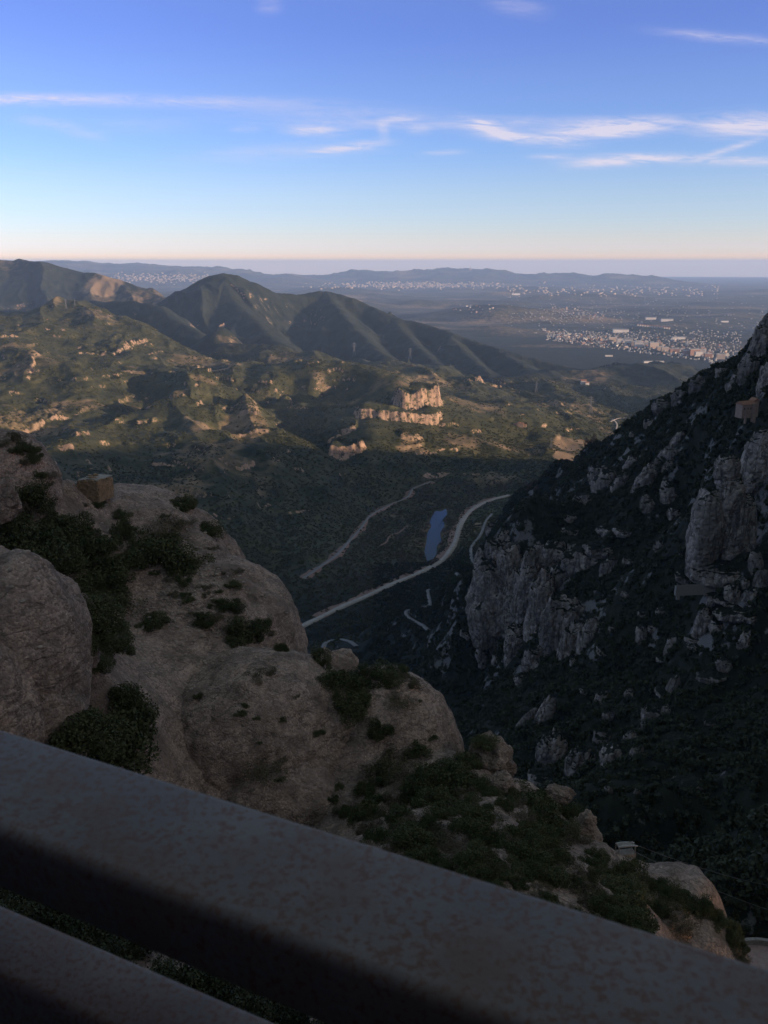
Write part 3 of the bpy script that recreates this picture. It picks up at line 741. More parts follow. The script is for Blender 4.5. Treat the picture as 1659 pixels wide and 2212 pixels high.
while len(UNDER)<230:
    u=random.uniform(-150,1150); v=1850+.36*max(u,0)+random.uniform(-30,330); h,nm=hit(u,v)
    if h is not None: UNDER.append((h.x,h.y,h.z-.1,random.uniform(55,100)*(h.y*CP-h.z*SP)/F))
# dry rubble stones on the ledges (one mass)
st=[]
for k in range(900):
    u=random.gauss(350,120); v=random.gauss(1260,90)
    h,nm=hit(u,v)
    if h is None or nm.z<.45 or u>640: continue
    s=random.uniform(.05,.22); P,f=blob((h.x,h.y,h.z+s*.1),(s*random.uniform(.8,1.5),s,s*.7),2,.25,1.3,k%50); st.append((P,f))
M_peb,_n,_b=nodes('rubble'); _n.links.new(ramp(_n,noise(_n,.9,3,.6,pos(_n)),[(.3,(.15,.12,.10)),(.7,(.36,.30,.26))]),_b.inputs['Base Color'])
v,f=join(st); o=mesh_obj('rubble',v,f,M_peb); tag(o,'loose pale stones scattered on the near ledge','rubble',None,'stuff')
print('shrubs',time.time()-T0)
# ------------------------------------------------------------------ ruined stone hut on the knoll
M_mas,_n,_b=nodes('rubble_masonry'); _v=_n.nodes.new('ShaderNodeTexVoronoi'); _v.inputs['Scale'].default_value=3.2; _n.links.new(pos(_n),_v.inputs['Vector'])
_s=_n.nodes.new('ShaderNodeSeparateColor'); _n.links.new(_v.outputs['Color'],_s.inputs[0])
_n.links.new(mix(_n,_s.outputs[0],(.17,.12,.075),(.30,.21,.14)),_b.inputs['Base Color']); bump(_n,_b,_v.outputs['Distance'],.8,.12)
M_slab,_n,_b=nodes('roof_slab'); _n.links.new(ramp(_n,noise(_n,1.5,5,.6,pos(_n)),[(.3,(.20,.18,.16)),(.7,(.33,.31,.28))]),_b.inputs['Base Color'])
M_dark,_n,_b=nodes('dark_opening'); _b.inputs['Base Color'].default_value=(.02,.018,.016,1)
h,_=hit(178,1062)
if h is None: h=Vector(atD(178,1062,112))
hut=empty('stone_hut',h,math.radians(-18)); tag(hut,'ruined stone hut with a flat slab roof on the rocky knoll at the left','stone hut')
hut.location.z-=.45; hut.scale=(.9,.9,.9)
def masonry(p0,p1,h0,h1,th=.36):
    out=[]; L=math.hypot(p1[0]-p0[0],p1[1]-p0[1]); rz=math.atan2(p1[1]-p0[1],p1[0]-p0[0]); z=-.7; rr_=random.Random(5)
    while z<max(h0,h1):
        ch=rr_.uniform(.16,.26); x=0
        while x<L:
            w_=rr_.uniform(.22,.5); xm=min(x+w_/2,L); hm=h0+(h1-h0)*xm/L+rr_.uniform(-.12,.12)
            if z+ch*.5<hm: out.append(box((p0[0]+(p1[0]-p0[0])*xm/L,p0[1]+(p1[1]-p0[1])*xm/L,z+ch/2),(w_*.97,th+rr_.uniform(-.07,.05),ch*.96),rz+rr_.uniform(-.04,.04)))
            x+=w_
        z+=ch
    return out
mk('wall',masonry((-1.7,0),(-.6,0),1.1,1.3)+masonry((-.6,0),(2.4,0),2.0,2.2)+masonry((2.4,0),(2.4,3.1),2.2,1.8)+masonry((-1.7,0),(-1.7,3.0),1.1,1.2)+masonry((-1.7,3.1),(2.4,3.1),1.3,1.9)+[box((.9,0,.3),(3.0,.2,2.4)),box((2.4,1.5,.3),(.2,2.9,2.2)),box((-1.2,.02,.0),(1,.18,1.6))],M_mas,hut)
mk('roof',[box((1.3,1.7,2.12),(2.3,3.3,.12),.03),box((.0,1.4,2.02),(1.0,2.6,.11),-.12),box((-.95,1.7,1.46),(1.4,3.2,.12)),box((1.3,.35,2.24),(1.2,.5,.12),.2),box((.2,1.2,2.25),(.5,.45,.13),.5)],M_slab,hut)
mk('fallen_slab',[blob((.9+.5*math.cos(k*2.4),1.0+.6*math.sin(k*1.7),2.28+.05*k),(.32,.25,.12),2,.25,1.5,k) for k in range(6)]+[blob((1.3,1.3,2.6),(.28,.25,.2),2,.25,1.5,9)],M_pave if 'M_pave' in globals() else M_mas,hut)
mk('doorway',[box((-.45,-.02,.2),(.3,.30,1.3))],M_dark,hut)
# ------------------------------------------------------------------ lower right : paved terrace, viewpoint canopy, cables
M_pave,_n,_b=nodes('pink_paving'); _n.links.new(ramp(_n,noise(_n,1.4,6,.7,pos(_n)),[(.3,(.25,.17,.16)),(.7,(.34,.25,.24))]),_b.inputs['Base Color'])
M_conc,_n,_b=nodes('parapet_stone'); _n.links.new(ramp(_n,noise(_n,3,5,.6,pos(_n)),[(.3,(.16,.14,.13)),(.7,(.28,.26,.24))]),_b.inputs['Base Color'])
tc=at_z(1668,2110,-100.0)
def disc(c,r,h,n=64,r0=0):
    V=[];Fs=[]
    for k in range(n):
        a=2*math.pi*k/n; V+= [(c[0]+r*math.cos(a),c[1]+r*math.sin(a),c[2]),(c[0]+r*math.cos(a),c[1]+r*math.sin(a),c[2]+h),(c[0]+r0*math.cos(a),c[1]+r0*math.sin(a),c[2]+h),(c[0]+r0*math.cos(a),c[1]+r0*math.sin(a),c[2])]
    for k in range(n):
        a=4*k; b=4*((k+1)%n)
        Fs+=[(a,b,b+1,a+1),(a+1,b+1,b+2,a+2)]
        if r0>0: Fs+=[(a+2,b+2,b+3,a+3)]
    return np.array(V),np.array(Fs)
ter=empty('paved_terrace',(tc[0],tc[1],tc[2])); tag(ter,'round paved lookout terrace with a low stone parapet at the bottom right corner','terrace')
mk('paving',[disc((0,0,-9),6.3,9.0)],M_pave,ter)
mk('parapet',[disc((0,0,-8.5),6.9,9.35,64,6.303)],M_conc,ter)
h,_=hit(1352,1848)
if h is None: h=Vector(atD(1352,1848,92))
cn=empty('lookout_canopy',h,.15); tag(cn,'small white curved canopy with beams on the slope edge at the right','canopy')
M_white,_n,_b=nodes('weathered_white_metal'); _n.links.new(ramp(_n,noise(_n,4,3,.6,pos(_n)),[(.3,(.30,.31,.33)),(.7,(.45,.46,.48))]),_b.inputs['Base Color'])
arc=[(-1.1+2.6*t,0,1.5+.35*math.sin(math.pi*(.25+.7*t))) for t in [i/10 for i in range(11)]]
mk('roof_rail',[tube(arc,.09),tube([(a,b+1.0,c-.25) for a,b,c in arc],.07)],M_white,cn)
mk('roof',[box((.1,.5,1.52),(2.3,1.0,.10),0)],M_conc,cn)
for xx,yy in ((-1,0),(1.2,0),(-1,1),(1.2,1)): mk('post',[box((xx,yy,.3),(.12,.12,2.5))],M_conc,cn)
mk('wall',[box((.1,.5,-.6),(2.5,1.2,1.6))],M_conc,cn); cn.scale=(.8,.8,.65)
M_cable,_n,_b=nodes('steel_cable'); _b.inputs['Base Color'].default_value=(.12,.12,.13,1)
for k,(a,b) in enumerate([((1365,1822,92),(1760,1925,160)),((1362,1835,92),(1760,1990,160))]):
    A_=np.array(atD(*a)); B_=np.array(atD(*b)); pts=[A_+(B_-A_)*t-np.array([0,0,3*4*t*(1-t)*.4]) for t in [i/16 for i in range(17)]]
    tag(mk('cable',[tube(pts,.03,None,5)],M_cable),['upper thin steel cable crossing the dark ravine at the right','lower thin steel cable crossing the dark ravine at the right'][k],'cable','cables across the ravine')
# ------------------------------------------------------------------ railing, terrace floor and an unseen wall and overhang added to block light
M_paint,_n,_b=nodes('rusty_grey_paint'); p_=pos(_n)
c_=mix(_n,ramp(_n,noise(_n,9,5,.6,p_),[(.35,(0,0,0)),(.7,(1,1,1))]),(.122,.119,.124),(.168,.159,.154))
c_=mix(_n,ramp(_n,noise(_n,210,4,.62,p_),[(.49,(0,0,0)),(.60,(.85,.85,.85))]),c_,(.125,.072,.052))
c_=mix(_n,ramp(_n,noise(_n,14,4,.6,p_),[(.50,(0,0,0)),(.72,(.75,.75,.75))]),c_,(.125,.085,.065))
_n.links.new(c_,_b.inputs['Base Color']); _b.inputs['Roughness'].default_value=.62; bump(_n,_b,noise(_n,120,4,.7,p_),.3,.002)
ang=math.atan2(-.49,1.0)
rail=empty('railing',(0,0,-1.5)); tag(rail,'grey painted steel railing with rust speckles across the bottom of the view','railing')
def railbar(name,a0,w_,ztop,th,x0=-4,x1=4):
    # line  y = a - .49 x ; a0 = offset of the near edge
    bm=bmesh.new(); bmesh.ops.create_cube(bm,size=1)
    L=(x1-x0)/math.cos(ang); 
    for vv in bm.verts: vv.co=Vector((vv.co.x*L,vv.co.y*w_,vv.co.z*th))
    bmesh.ops.bevel(bm,geom=bm.edges[:],offset=min(.008,th*.3),segments=3,affect='EDGES',profile=.5)
    me=bpy.data.meshes.new(name); bm.to_mesh(me); bm.free(); me.materials.append(M_paint)
    for q in me.polygons: q.use_smooth=True
    o=bpy.data.objects.new(name,me); COL.objects.link(o); o.parent=rail
    ca=math.cos(ang); cx=(x0+x1)/2; ymid=a0-.49*cx+(w_/2)/ca
    o.location=(cx,ymid,ztop-th/2+1.5); o.rotation_euler=(0,0,ang); return o
railbar('top_rail',.371,.096,-.35,.050)
railbar('lower_rail',.392,.058,-.50,.050)
railbar('lower_rail',.392,.058,-.80,.050)
railbar('lower_rail',.392,.058,-1.10,.050)
for xx in (-2.6,1.6):
    me=bpy.data.meshes.new('post'); bm=bmesh.new(); bmesh.ops.create_cube(bm,size=1)
    for vv in bm.verts: vv.co=Vector((vv.co.x*.05,vv.co.y*.03,vv.co.z*1.10))
    bmesh.ops.bevel(bm,geom=bm.edges[:],offset=.004,segments=2,affect='EDGES'); bm.to_mesh(me); bm.free(); me.materials.append(M_paint)
    o=bpy.data.objects.new('post',me); COL.objects.link(o); o.parent=rail; o.location=(xx,.392+.045-.49*xx,.55); o.rotation_euler=(0,0,ang)
M_floor,_n,_b=nodes('dark_blocker_stone'); _n.links.new(ramp(_n,noise(_n,3,5,.6,pos(_n)),[(.3,(.022,.021,.020)),(.7,(.04,.038,.036))]),_b.inputs['Base Color'])  # kept very dark so the unseen slabs bounce little light onto the rail
def slab(name,c,s,mat,kind=None):
    v,f=box((0,0,0),s); o=mk(name,[(v,f)],mat); o.location=c; o.rotation_euler=(0,0,ang); 
    return o
nd=Vector((math.sin(-ang),math.cos(ang),0)) # outward normal of the rail line
base=Vector((0,.44,0))
q=base-nd*1.15; o=slab('pavement',(q.x,q.y,-1.62),(9,2.5,.24),M_floor); tag(o,kind='structure')
q=base-nd*2.6; wl=slab('sky_blocker_wall',(q.x,q.y,1.3),(9,.4,5.8),M_floor)  # added out of view to darken the rail's near face
ev=slab('sky_blocker_eave',(0,1.25,.75),(9,2.1,.18),M_floor); ev.parent=wl; ev.rotation_euler=(0,0,0)  # added overhang, shuts off more sky from the rail's near face
tag(wl,'unseen wall and overhang added behind the viewer to keep sky light off the railing','wall')
# ------------------------------------------------------------------ right massif : pillars and outcrops
SMOOTH_P=[ # u,v,ru,rv,tilt,depth factor
 (1088,1200,34,48,0),(1060,1262,36,88,.05),(1100,1300,34,125,0),(1135,1310,28,125,0),(1165,1345,27,105,.05),(1040,1300,24,60,.1),(1080,1345,28,95,0),(1200,1205,33,36,0),(1215,1250,26,30,0),
 (1252,1196,28,24,0),(1293,1188,30,16,0),(1192,1385,25,85,.1),(1232,1405,24,65,.15),(1266,1395,20,72,.2),(1115,1400,28,58,0),(1150,1435,22,38,.1),(1320,1148,28,14,0),(1232,1150,20,12,0),(1160,1230,26,60,0),
 (1305,1052,24,40,.1),(1290,1030,18,28,0),(1340,1050,16,26,.3),(1385,1042,12,34,.5),(1412,1012,12,30,.6),(1438,985,12,26,.6),(1462,955,12,24,.6),(1345,1150,22,12,0),
 (1432,880,24,18,0),(1470,862,20,24,0),(1510,840,18,26,0),(1405,915,14,12,0),(1372,940,12,10,.2),(1640,765,22,60,.1),(1662,720,20,52,0),(1618,800,22,36,.2),(1590,830,16,24,.3),(1560,805,14,14,0),(1655,830,18,40,0),
 (1170,1560,16,62,.35),(1128,1565,9,50,.6),(1195,1640,32,60,0),(1250,1665,30,48,0),(1330,1640,34,34,0),(1300,1515,15,24,0),(1410,1358,12,10,0),(1500,1382,20,8,0),(1505,1398,16,8,0),(1430,1425,12,6,0),
 (1362,1600,15,22,0),(1300,1600,20,24,0),(1455,1610,46,16,-.45),(1560,1555,40,12,-.4),(1400,1570,14,16,0),(1440,1500,26,8,.3),(1360,1500,12,12,0),(1590,1300,60,10,.1),(1540,1460,30,9,-.2),(1180,1700,40,36,0),(1480,1700,40,18,-.3),
 (1430,1180,16,14,.6),(1350,1290,10,14,0),(1480,1250,22,14,.4),(1390,1330,12,12,0),(1230,1120,14,10,0),(1260,1085,20,18,0),(1360,1215,14,10,0)]
CLIFF=[]
random.seed(91)
for k in range(75):
    u=random.uniform(1010,1659); v=random.uniform(960,1720)
    if v<1010+ (1290-u)*.15 or (v>1480 and u>1500): continue
    a=random.uniform(6,19); SMOOTH_P.append((u,v,a,a*random.choice([.6,1,1.6,2.2]),random.uniform(-.3,.6)))
SMOOTH_P+= [(1105,1310,84,112,.03),(1225,1370,62,88,.12),(1270,1215,60,30,0),(1610,1330,70,18,0)]
for i,(u,v,ru,rv,tl) in enumerate(SMOOTH_P):
    c=cast(u,v,180.); vv_=v
    while c[1]>1450 and vv_<v+60: vv_+=6; c=cast(u,vv_,180.)
    if c[1]>1450: continue
    Dp=c[1]*CP-c[2]*SP; s=Dp/F
    n_=math.hypot(c[0],c[1]); rd=ru*s*(.9 if rv>40 else 1.0); rd=rd*(.55 if ru>55 else 1); k_=1+rd*(.25 if ru<=55 else .55)/n_
    yaw=math.atan2(-c[0],c[1])
    P,f=blob((c[0]*k_,c[1]*k_,c[2]*k_),(ru*s*1.05,rd,rv*s*1.05),6 if rv>45 else 5,.20,1.7,100+i,tl,yaw,.06 if rv>40 else .03,.03,.9)
    CLIFF.append((P,f))
v,f=join(CLIFF); o=mesh_obj('cliffs',v,f,M_cliff); tag(o,kind='structure')
PINN=[('tall pale rock pinnacle with a rounded cap, standing in front of the right massif',[(1570,1015,27,34,0),(1572,1075,34,60,0),(1525,1150,36,108,.06),(1585,1150,32,100,-.03),(1612,1160,20,96,-.05),(1560,1235,70,34,0)],560),
 ('rounded rock pinnacle cut by the right edge, behind the capped one',[(1640,1000,34,78,.12),(1650,1080,32,60,0),(1655,1180,26,80,0),(1690,1100,50,180,0)],600)]
for lab,lobes,Yd in PINN:
    parts=[]
    for i,(u,v,ru,rv,tl) in enumerate(lobes):
        c=atY(u,v,Yd); s=(c[1]*CP-c[2]*SP)/F
        parts.append(blob(c,(ru*s*1.03,ru*s*.95,rv*s*1.03),6,.085,1.9,300+i+Yd,tl,0,.03,.05,.86))
    v,f=join(parts); o=mesh_obj('rock_pinnacle',v,f,M_cliff); tag(o,lab,'rock pinnacle','rock pinnacles on the right massif')
# ------------------------------------------------------------------ hermitage chapel
M_plas,_n,_b=nodes('pink_plaster'); _n.links.new(ramp(_n,noise(_n,.8,5,.6,pos(_n)),[(.3,(.22,.155,.13)),(.7,(.32,.23,.195))]),_b.inputs['Base Color'])
M_tile,_n,_b=nodes('roof_tiles'); _w=_n.nodes.new('ShaderNodeTexWave'); _w.inputs['Scale'].default_value=2.0; _n.links.new(pos(_n),_w.inputs['Vector']); _w.inputs['Distortion'].default_value=2
_n.links.new(mix(_n,_w.outputs[0],(.20,.10,.07),(.28,.15,.10)),_b.inputs['Base Color'])
c=atY(1614,893,590); ch=empty('hermitage_chapel',c,.35); tag(ch,'small hermitage chapel with tiled roof and buttresses high on the right slope','chapel')
mk('wall',[box((-1.5,0,2),(11.5,6.5,9)),box((6.0,1.2,2.8),(4.5,4.5,11))],M_plas,ch)
mk('roof',[gable((-1.5,0,6.5),(11.5,6.5,2.2),0,.5),gable((6.0,1.2,8.3),(4.5,4.5,1.9),math.pi/2,.4)],M_tile,ch)
for xx in (-4.5,3.2): mk('buttress',[box((xx,-3.7,-.5),(1.2,1.0,11))],M_plas,ch)
mk('tower',[box((1.8,-3.9,1.2),(2.6,1.6,12.5))],M_plas,ch)
for xx,zz in ((-5.5,3.8),(-2.8,3.8),(-.3,3.8),(6.0,5.2)): mk('window',[box((xx,-3.24 if xx<3 else -1.04,zz),(.8,.12,1.3))],M_dark,ch)
c=atY(1500,1268,545); tw=empty('retaining_wall',c,.12); tag(tw,'stone retaining wall and path platform at the foot of the capped pinnacle','retaining wall')
mk('wall',[box((0,0,-2),(26,2.2,6.5)),box((-11,-.6,-3.5),(2.2,1.2,9))],M_conc,tw); mk('parapet',[box((0,-1.0,1.7),(26,.3,.9))],M_conc,tw)
print('massif',time.time()-T0)
# ------------------------------------------------------------------ woods and scrub on the far slopes (uncountable masses)
def crown_proto(nm,seed,nq,mat,leaf):
    me,_=bush_mesh(nm,seed,nq,.9,leaf,mat,7); return bpy.data.objects.new(nm,me)
def scatter_gn(name,P,S,protos,label,cat='wood'):
    allo=[]
    me=bpy.data.meshes.new(name); me.vertices.add(len(P)); me.vertices.foreach_set('co',np.asarray(P,np.float32).ravel())
    a=me.attributes.new('scl','FLOAT','POINT'); a.data.foreach_set('value',np.asarray(S,np.float32))
    o=bpy.data.objects.new(name,me); COL.objects.link(o)
    ng=bpy.data.node_groups.new(name,'GeometryNodeTree'); ng.interface.new_socket('Geometry',in_out='INPUT',socket_type='NodeSocketGeometry'); ng.interface.new_socket('Geometry',in_out='OUTPUT',socket_type='NodeSocketGeometry')
    gi=ng.nodes.new('NodeGroupInput'); go=ng.nodes.new('NodeGroupOutput')
    j=ng.nodes.new('GeometryNodeGeometryToInstance')
    for pr in protos:
        oi=ng.nodes.new('GeometryNodeObjectInfo'); oi.inputs[0].default_value=pr; ng.links.new(oi.outputs['Geometry'],j.inputs[0])
    ip=ng.nodes.new('GeometryNodeInstanceOnPoints'); ng.links.new(gi.outputs[0],ip.inputs['Points']); ng.links.new(j.outputs[0],ip.inputs['Instance'])
    ip.inputs['Pick Instance'].default_value=True
    at=ng.nodes.new('GeometryNodeInputNamedAttribute'); at.data_type='FLOAT'; at.inputs[0].default_value='scl'; ng.links.new(at.outputs[0],ip.inputs['Scale'])
    rv=ng.nodes.new('FunctionNodeRandomValue'); rv.data_type='FLOAT_VECTOR'; rv.inputs[0].default_value=(-.15,-.15,0); rv.inputs[1].default_value=(.15,.15,6.28)
    ng.links.new(rv.outputs[0],ip.inputs['Rotation']); ng.links.new(ip.outputs[0],go.inputs[0])
    md=o.modifiers.new('scatter','NODES'); md.node_group=ng
    tag(o,label,cat,None,'stuff'); return o
te=GZ/RR; rmx=np.maximum.accumulate(te,axis=1); VIS=(te>=rmx-.006)&(np.abs(AZ)<math.radians(27.5))
dA=(np.gradient(AZ,axis=0)*RR)*np.gradient(RR,axis=1)*np.sqrt(1+SLP**2)
roadd=np.full(GX.shape,1e9)
for k,(pts,w_) in RW.items():
    P=np.array(pts); s=(GX>P[:,0].min()-60)&(GX<P[:,0].max()+60)&(GY>P[:,1].min()-60)&(GY<P[:,1].max()+60)
    roadd[s]=np.minimum(roadd[s],dpoly(GX[s],GY[s],[p[:2] for p in pts])-w_*.5)
inp=np.zeros(GX.shape,bool); inp[sel]=(sd<5)
def wood(sel_,rho,smin,smax_,seed,hs=1):
    r=np.random.default_rng(seed)
    lam=np.where(sel_&VIS&(roadd>1.5)&~inp,rho*dA,0); n=r.poisson(np.clip(lam,0,6)); ii,jj=np.nonzero(n); rep=n[ii,jj]
    ii=np.repeat(ii,rep); jj=np.repeat(jj,rep); ii=np.clip(ii,0,nA-2); jj=np.clip(jj,0,nR-2)
    a=r.random(len(ii)); b=r.random(len(ii))
    def L(G): return (G[ii,jj]*(1-a)+G[ii+1,jj]*a)*(1-b)+(G[ii,jj+1]*(1-a)+G[ii+1,jj+1]*a)*b
    S=r.uniform(smin,smax_,len(ii))*(1+.3*r.random(len(ii)))
    return np.stack([L(GX),L(GY),L(GZ)-.15*S],1),S
UN=np.array(UNDER); scatter_gn('scrub',UN[:,:3],UN[:,3],[bpy.data.objects.new('crown',KINDS['dark'][i][0]) for i in range(2)],'scrub coloured darker for the shade of the slope seen through the gap in the railing','scrub')  # darker leaf colour stands in for deep shade behind the rails
dn=sstep(-.25,.25,fbm(GX/90,GY/90,4,500)); dn2=sstep(-.2,.3,fbm(GX/170,GY/170,4,510))
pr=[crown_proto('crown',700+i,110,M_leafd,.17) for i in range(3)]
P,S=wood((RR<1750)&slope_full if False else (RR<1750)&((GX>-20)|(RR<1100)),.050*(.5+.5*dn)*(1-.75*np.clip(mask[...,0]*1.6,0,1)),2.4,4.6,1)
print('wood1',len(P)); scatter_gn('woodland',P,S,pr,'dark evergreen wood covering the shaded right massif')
pr2=[crown_proto('crown',720+i,60,M_leaff,.26) for i in range(3)]
low=1-sstep(-580,-520,GZ)
P,S=wood((RR>=1200)&(RR<4600)&~((RR<1750)&((GX>-20)|(RR<1100))),(.0016+.0085*dn2+.008*low)*(1-.8*np.clip(mask[...,0]*1.5,0,1))*(1-.9*sstep(.4,.6,mask[...,1]))*np.where(RR>3000,.6,1),2.2,4.2,2)
print('wood2',len(P)); scatter_gn('scrubland',P,S,pr2,'mediterranean scrub and low trees over the valley hills','scrub')
M_bare=leaf_mat('bare_twig',(.085,.062,.050),(.12,.085,.065),(.13,.095,.075))
FL=[cast(*p) for p in [(655,1275),(700,1235),(760,1180),(810,1120),(890,1070),(940,1048),(1060,1040),(1120,1045),(1080,1066),(1020,1085),(990,1120),(975,1170),(930,1215),(840,1250),(740,1300),(680,1325)]]
pf=inpoly(GX,GY,FL)
pr3=[crown_proto('crown',740+i,160,M_bare,.10) for i in range(2)]
P,S=wood(pf&(RR>1200)&(RR<3200),.014*(.4+.6*dn),2.4,4.6,3)
print('wood3',len(P)); scatter_gn('bare_wood',P,S,pr3,'leafless brownish riverside wood on the valley flat')
# ------------------------------------------------------------------ roads, water
M_road,_n,_b=nodes('pale_road'); _n.links.new(ramp(_n,noise(_n,.15,5,.6,pos(_n)),[(.3,(.26,.23,.21)),(.7,(.38,.34,.31))]),_b.inputs['Base Color'])
M_tarm,_n,_b=nodes('tarmac'); _n.links.new(ramp(_n,noise(_n,.15,5,.6,pos(_n)),[(.3,(.15,.145,.145)),(.7,(.22,.21,.21))]),_b.inputs['Base Color'])
M_dirt,_n,_b=nodes('red_dirt'); _n.links.new(ramp(_n,noise(_n,.1,5,.6,pos(_n)),[(.3,(.17,.10,.08)),(.7,(.26,.17,.13))]),_b.inputs['Base Color'])
def ribbon(name,pts,w_,mat,lift=.25,off=0,wob=0):
    P=np.array(pts); 
    L=[];R_=[]
    for i in range(len(P)):
        d=P[min(i+1,len(P)-1)]-P[max(i-1,0)]; n=np.array([-d[1],d[0],0]); n/=np.linalg.norm(n)+1e-9
        ww=w_*.5*(1+wob*math.sin(i*1.7)*.5+wob*math.sin(i*.61))
        L.append(P[i]+n*(ww+off)+(0,0,lift)); R_.append(P[i]-n*(ww-off)+(0,0,lift))
    V=np.array(L+R_+[q-np.array([0,0,1.2]) for q in L]+[q-np.array([0,0,1.2]) for q in R_]); m=len(P)
    Fq=[(i,i+m,i+m+1,i+1) for i in range(m-1)]+[(i,i+1,i+1+2*m,i+2*m) for i in range(m-1)]+[(i+m,i+3*m,i+3*m+1,i+m+1) for i in range(m-1)]
    o=mesh_obj(name,V,np.array(Fq),mat,None,False); tag(o,kind='structure'); return o
for k,mt_,wob in [('main',M_road,.12),('west',M_tarm,.05),('track',M_dirt,.2),('hill_a',M_tarm,.05),('hill_b',M_tarm,.05),('hill_c',M_tarm,.05),('far',M_road,.0),('far_lane',M_road,.0)]:
    pts,w_=RW[k]; ribbon('road' if k!='track' else 'path',pts,w_,mt_,1.1 if 'hill' in k else .35,0,wob)
pts,w_=RW['main']; ribbon('verge',pts[6:-4],w_*1.6,M_dirt,.12,6,.3)
pts,w_=RW['west']; ribbon('verge',pts,w_*2.2,M_dirt,.12,0,.5)
M_wat,_n,_b=nodes('river_water'); _b.inputs['Base Color'].default_value=(.012,.03,.05,1); _b.inputs['Roughness'].default_value=.08; _b.inputs['Specular IOR Level'].default_value=.5; _b.inputs['IOR'].default_value=1.16; bump(_n,_b,noise(_n,.12,4,.5,pos(_n)),.12,.25)
cc_=np.mean(pool,0); sp_=smooth(pool+[pool[0]],5)
V=[(cc_[0],cc_[1],zw)]+[(cc_[0]+(p[0]-cc_[0])*1.02,cc_[1]+(p[1]-cc_[1])*1.01,zw) for p in sp_]
me=bpy.data.meshes.new('river_water'); me.from_pydata(V,[],[(0,i,i+1) for i in range(1,len(V)-1)]+[(0,len(V)-1,1)]); me.materials.append(M_wat)
o=bpy.data.objects.new('river_water',me); COL.objects.link(o); tag(o,kind='structure')
# riverside poplars, bare and russet
bme,bc=bush_mesh('crown',801,700,1.5,.05,M_bare,12)
tr=mk('trunk',[tube([(0,0,-.5),(.02,0,.3),(0,.03,1.1)],.05,.015,6)]+[tube([(0,0,.2+.1*i),(.25*math.cos(i*2.1),.25*math.sin(i*2.1),.5+.12*i)],.02,.006,5) for i in range(6)],M_wood); trm=tr.data; bpy.data.objects.remove(tr)
def tree(p,R,label,group,sz=1.2,cme=bme):
    r_=empty('riverside_tree',p,random.uniform(0,6)); r_.scale=(R,R,R*sz)
    a=bpy.data.objects.new('crown',cme); b=bpy.data.objects.new('trunk',trm); a.location=(0,0,.35)
    for o in (a,b): COL.objects.link(o); o.parent=r_
    tag(r_,label,'tree',group)
for k in range(70):
    u,v=random.choice([(random.uniform(860,985),random.uniform(1065,1215)),(random.uniform(720,900),random.uniform(1190,1270)),(random.uniform(1050,1160),random.uniform(1040,1062)),(random.uniform(900,1060),random.uniform(1050,1085))])
    if in_poly(u,v,POOL) or in_poly(u+6,v,POOL) or in_poly(u-6,v,POOL) or in_poly(u,v+8,POOL): continue
    g=cast(u,v)
    if min(float(dpoly(np.array([g[0]]),np.array([g[1]]),[p[:2] for p in RW[k2][0]])[0]) for k2 in ('main','west'))<14: continue
    tree(g,random.uniform(4,6.5),'bare winter tree on the wooded river flat between the two valley roads','bare trees on the river flat')
for (u,v) in [(928,1118),(924,1136),(934,1106),(917,1160),(913,1182),(962,1128),(966,1120),(957,1150),(954,1178),(947,1200),(938,1216),(912,1200),(968,1104),(919,1146),(930,1220)]:
    tree(cast(u,v),random.uniform(4.5,7),'russet bare tree on the bank of the blue river pool','trees on the bank of the river pool',1.1)
gme,_c=bush_mesh('crown',802,500,1.0,.07,M_leaff,12)
for k in range(60):
    u=random.uniform(1010,1190); v=random.uniform(925,1015)
    if v>1000 and u<1050: continue
    g=cast(u,v); tree(g,random.uniform(3.5,5.5),'rounded green tree on the sunlit slope below the farmhouse','green trees on the sunlit slope',1.0,gme)
for k in range(7):
    g=cast(random.uniform(1262,1290),random.uniform(955,966)); tree(g,random.uniform(5,7),'pale bare tree beside the brown fields at the river bend','bare trees beside the fields')
# ------------------------------------------------------------------ farmhouse
M_stone,_n,_b=nodes('warm_stone'); _n.links.new(ramp(_n,noise(_n,.3,5,.6,pos(_n)),[(.3,(.30,.20,.14)),(.7,(.42,.30,.21))]),_b.inputs['Base Color'])
c=cast(1124,921); fh=empty('farmhouse',c,-.25); tag(fh,'old stone farmhouse with tiled roofs on the sunlit hill above the river bend','farmhouse')
mk('wall',[box((0,0,4),(22,14,12)),box((-17,1,2.5),(13,11,9)),box((15,2,2),(10,10,8)),box((-3,-2,11),(8,9,5))],M_stone,fh)
mk('roof',[gable((0,0,10),(22,14,3.5),0,.8),gable((-17,1,7),(13,11,3),0,.7),gable((15,2,6),(10,10,2.6),0,.7),gable((-3,-2,13.5),(8,9,2.2),0,.5)],M_tile,fh)
for xx,zz in ((-8,6),(-4,6),(0,6),(4,6),(8,6),(-8,2),(8,2),(-20,4),(-15,4)): mk('window',[box((xx,-7.06 if xx>-12 else -4.56,zz),(1.2,.2,1.8))],M_dark,fh)
c=cast(480,706); cs=empty('hilltop_castle',c,.2); tag(cs,'tiny ruined castle on the pointed rocky hill below the pyramid mountain','castle')
mk('wall',[box((0,0,6),(26,12,14)),box((10,0,12),(8,8,22)),box((-16,0,3),(8,8,8))],M_stone,cs); mk('roof',[gable((0,0,13),(16,12,3),0,.5)],M_tile,cs)
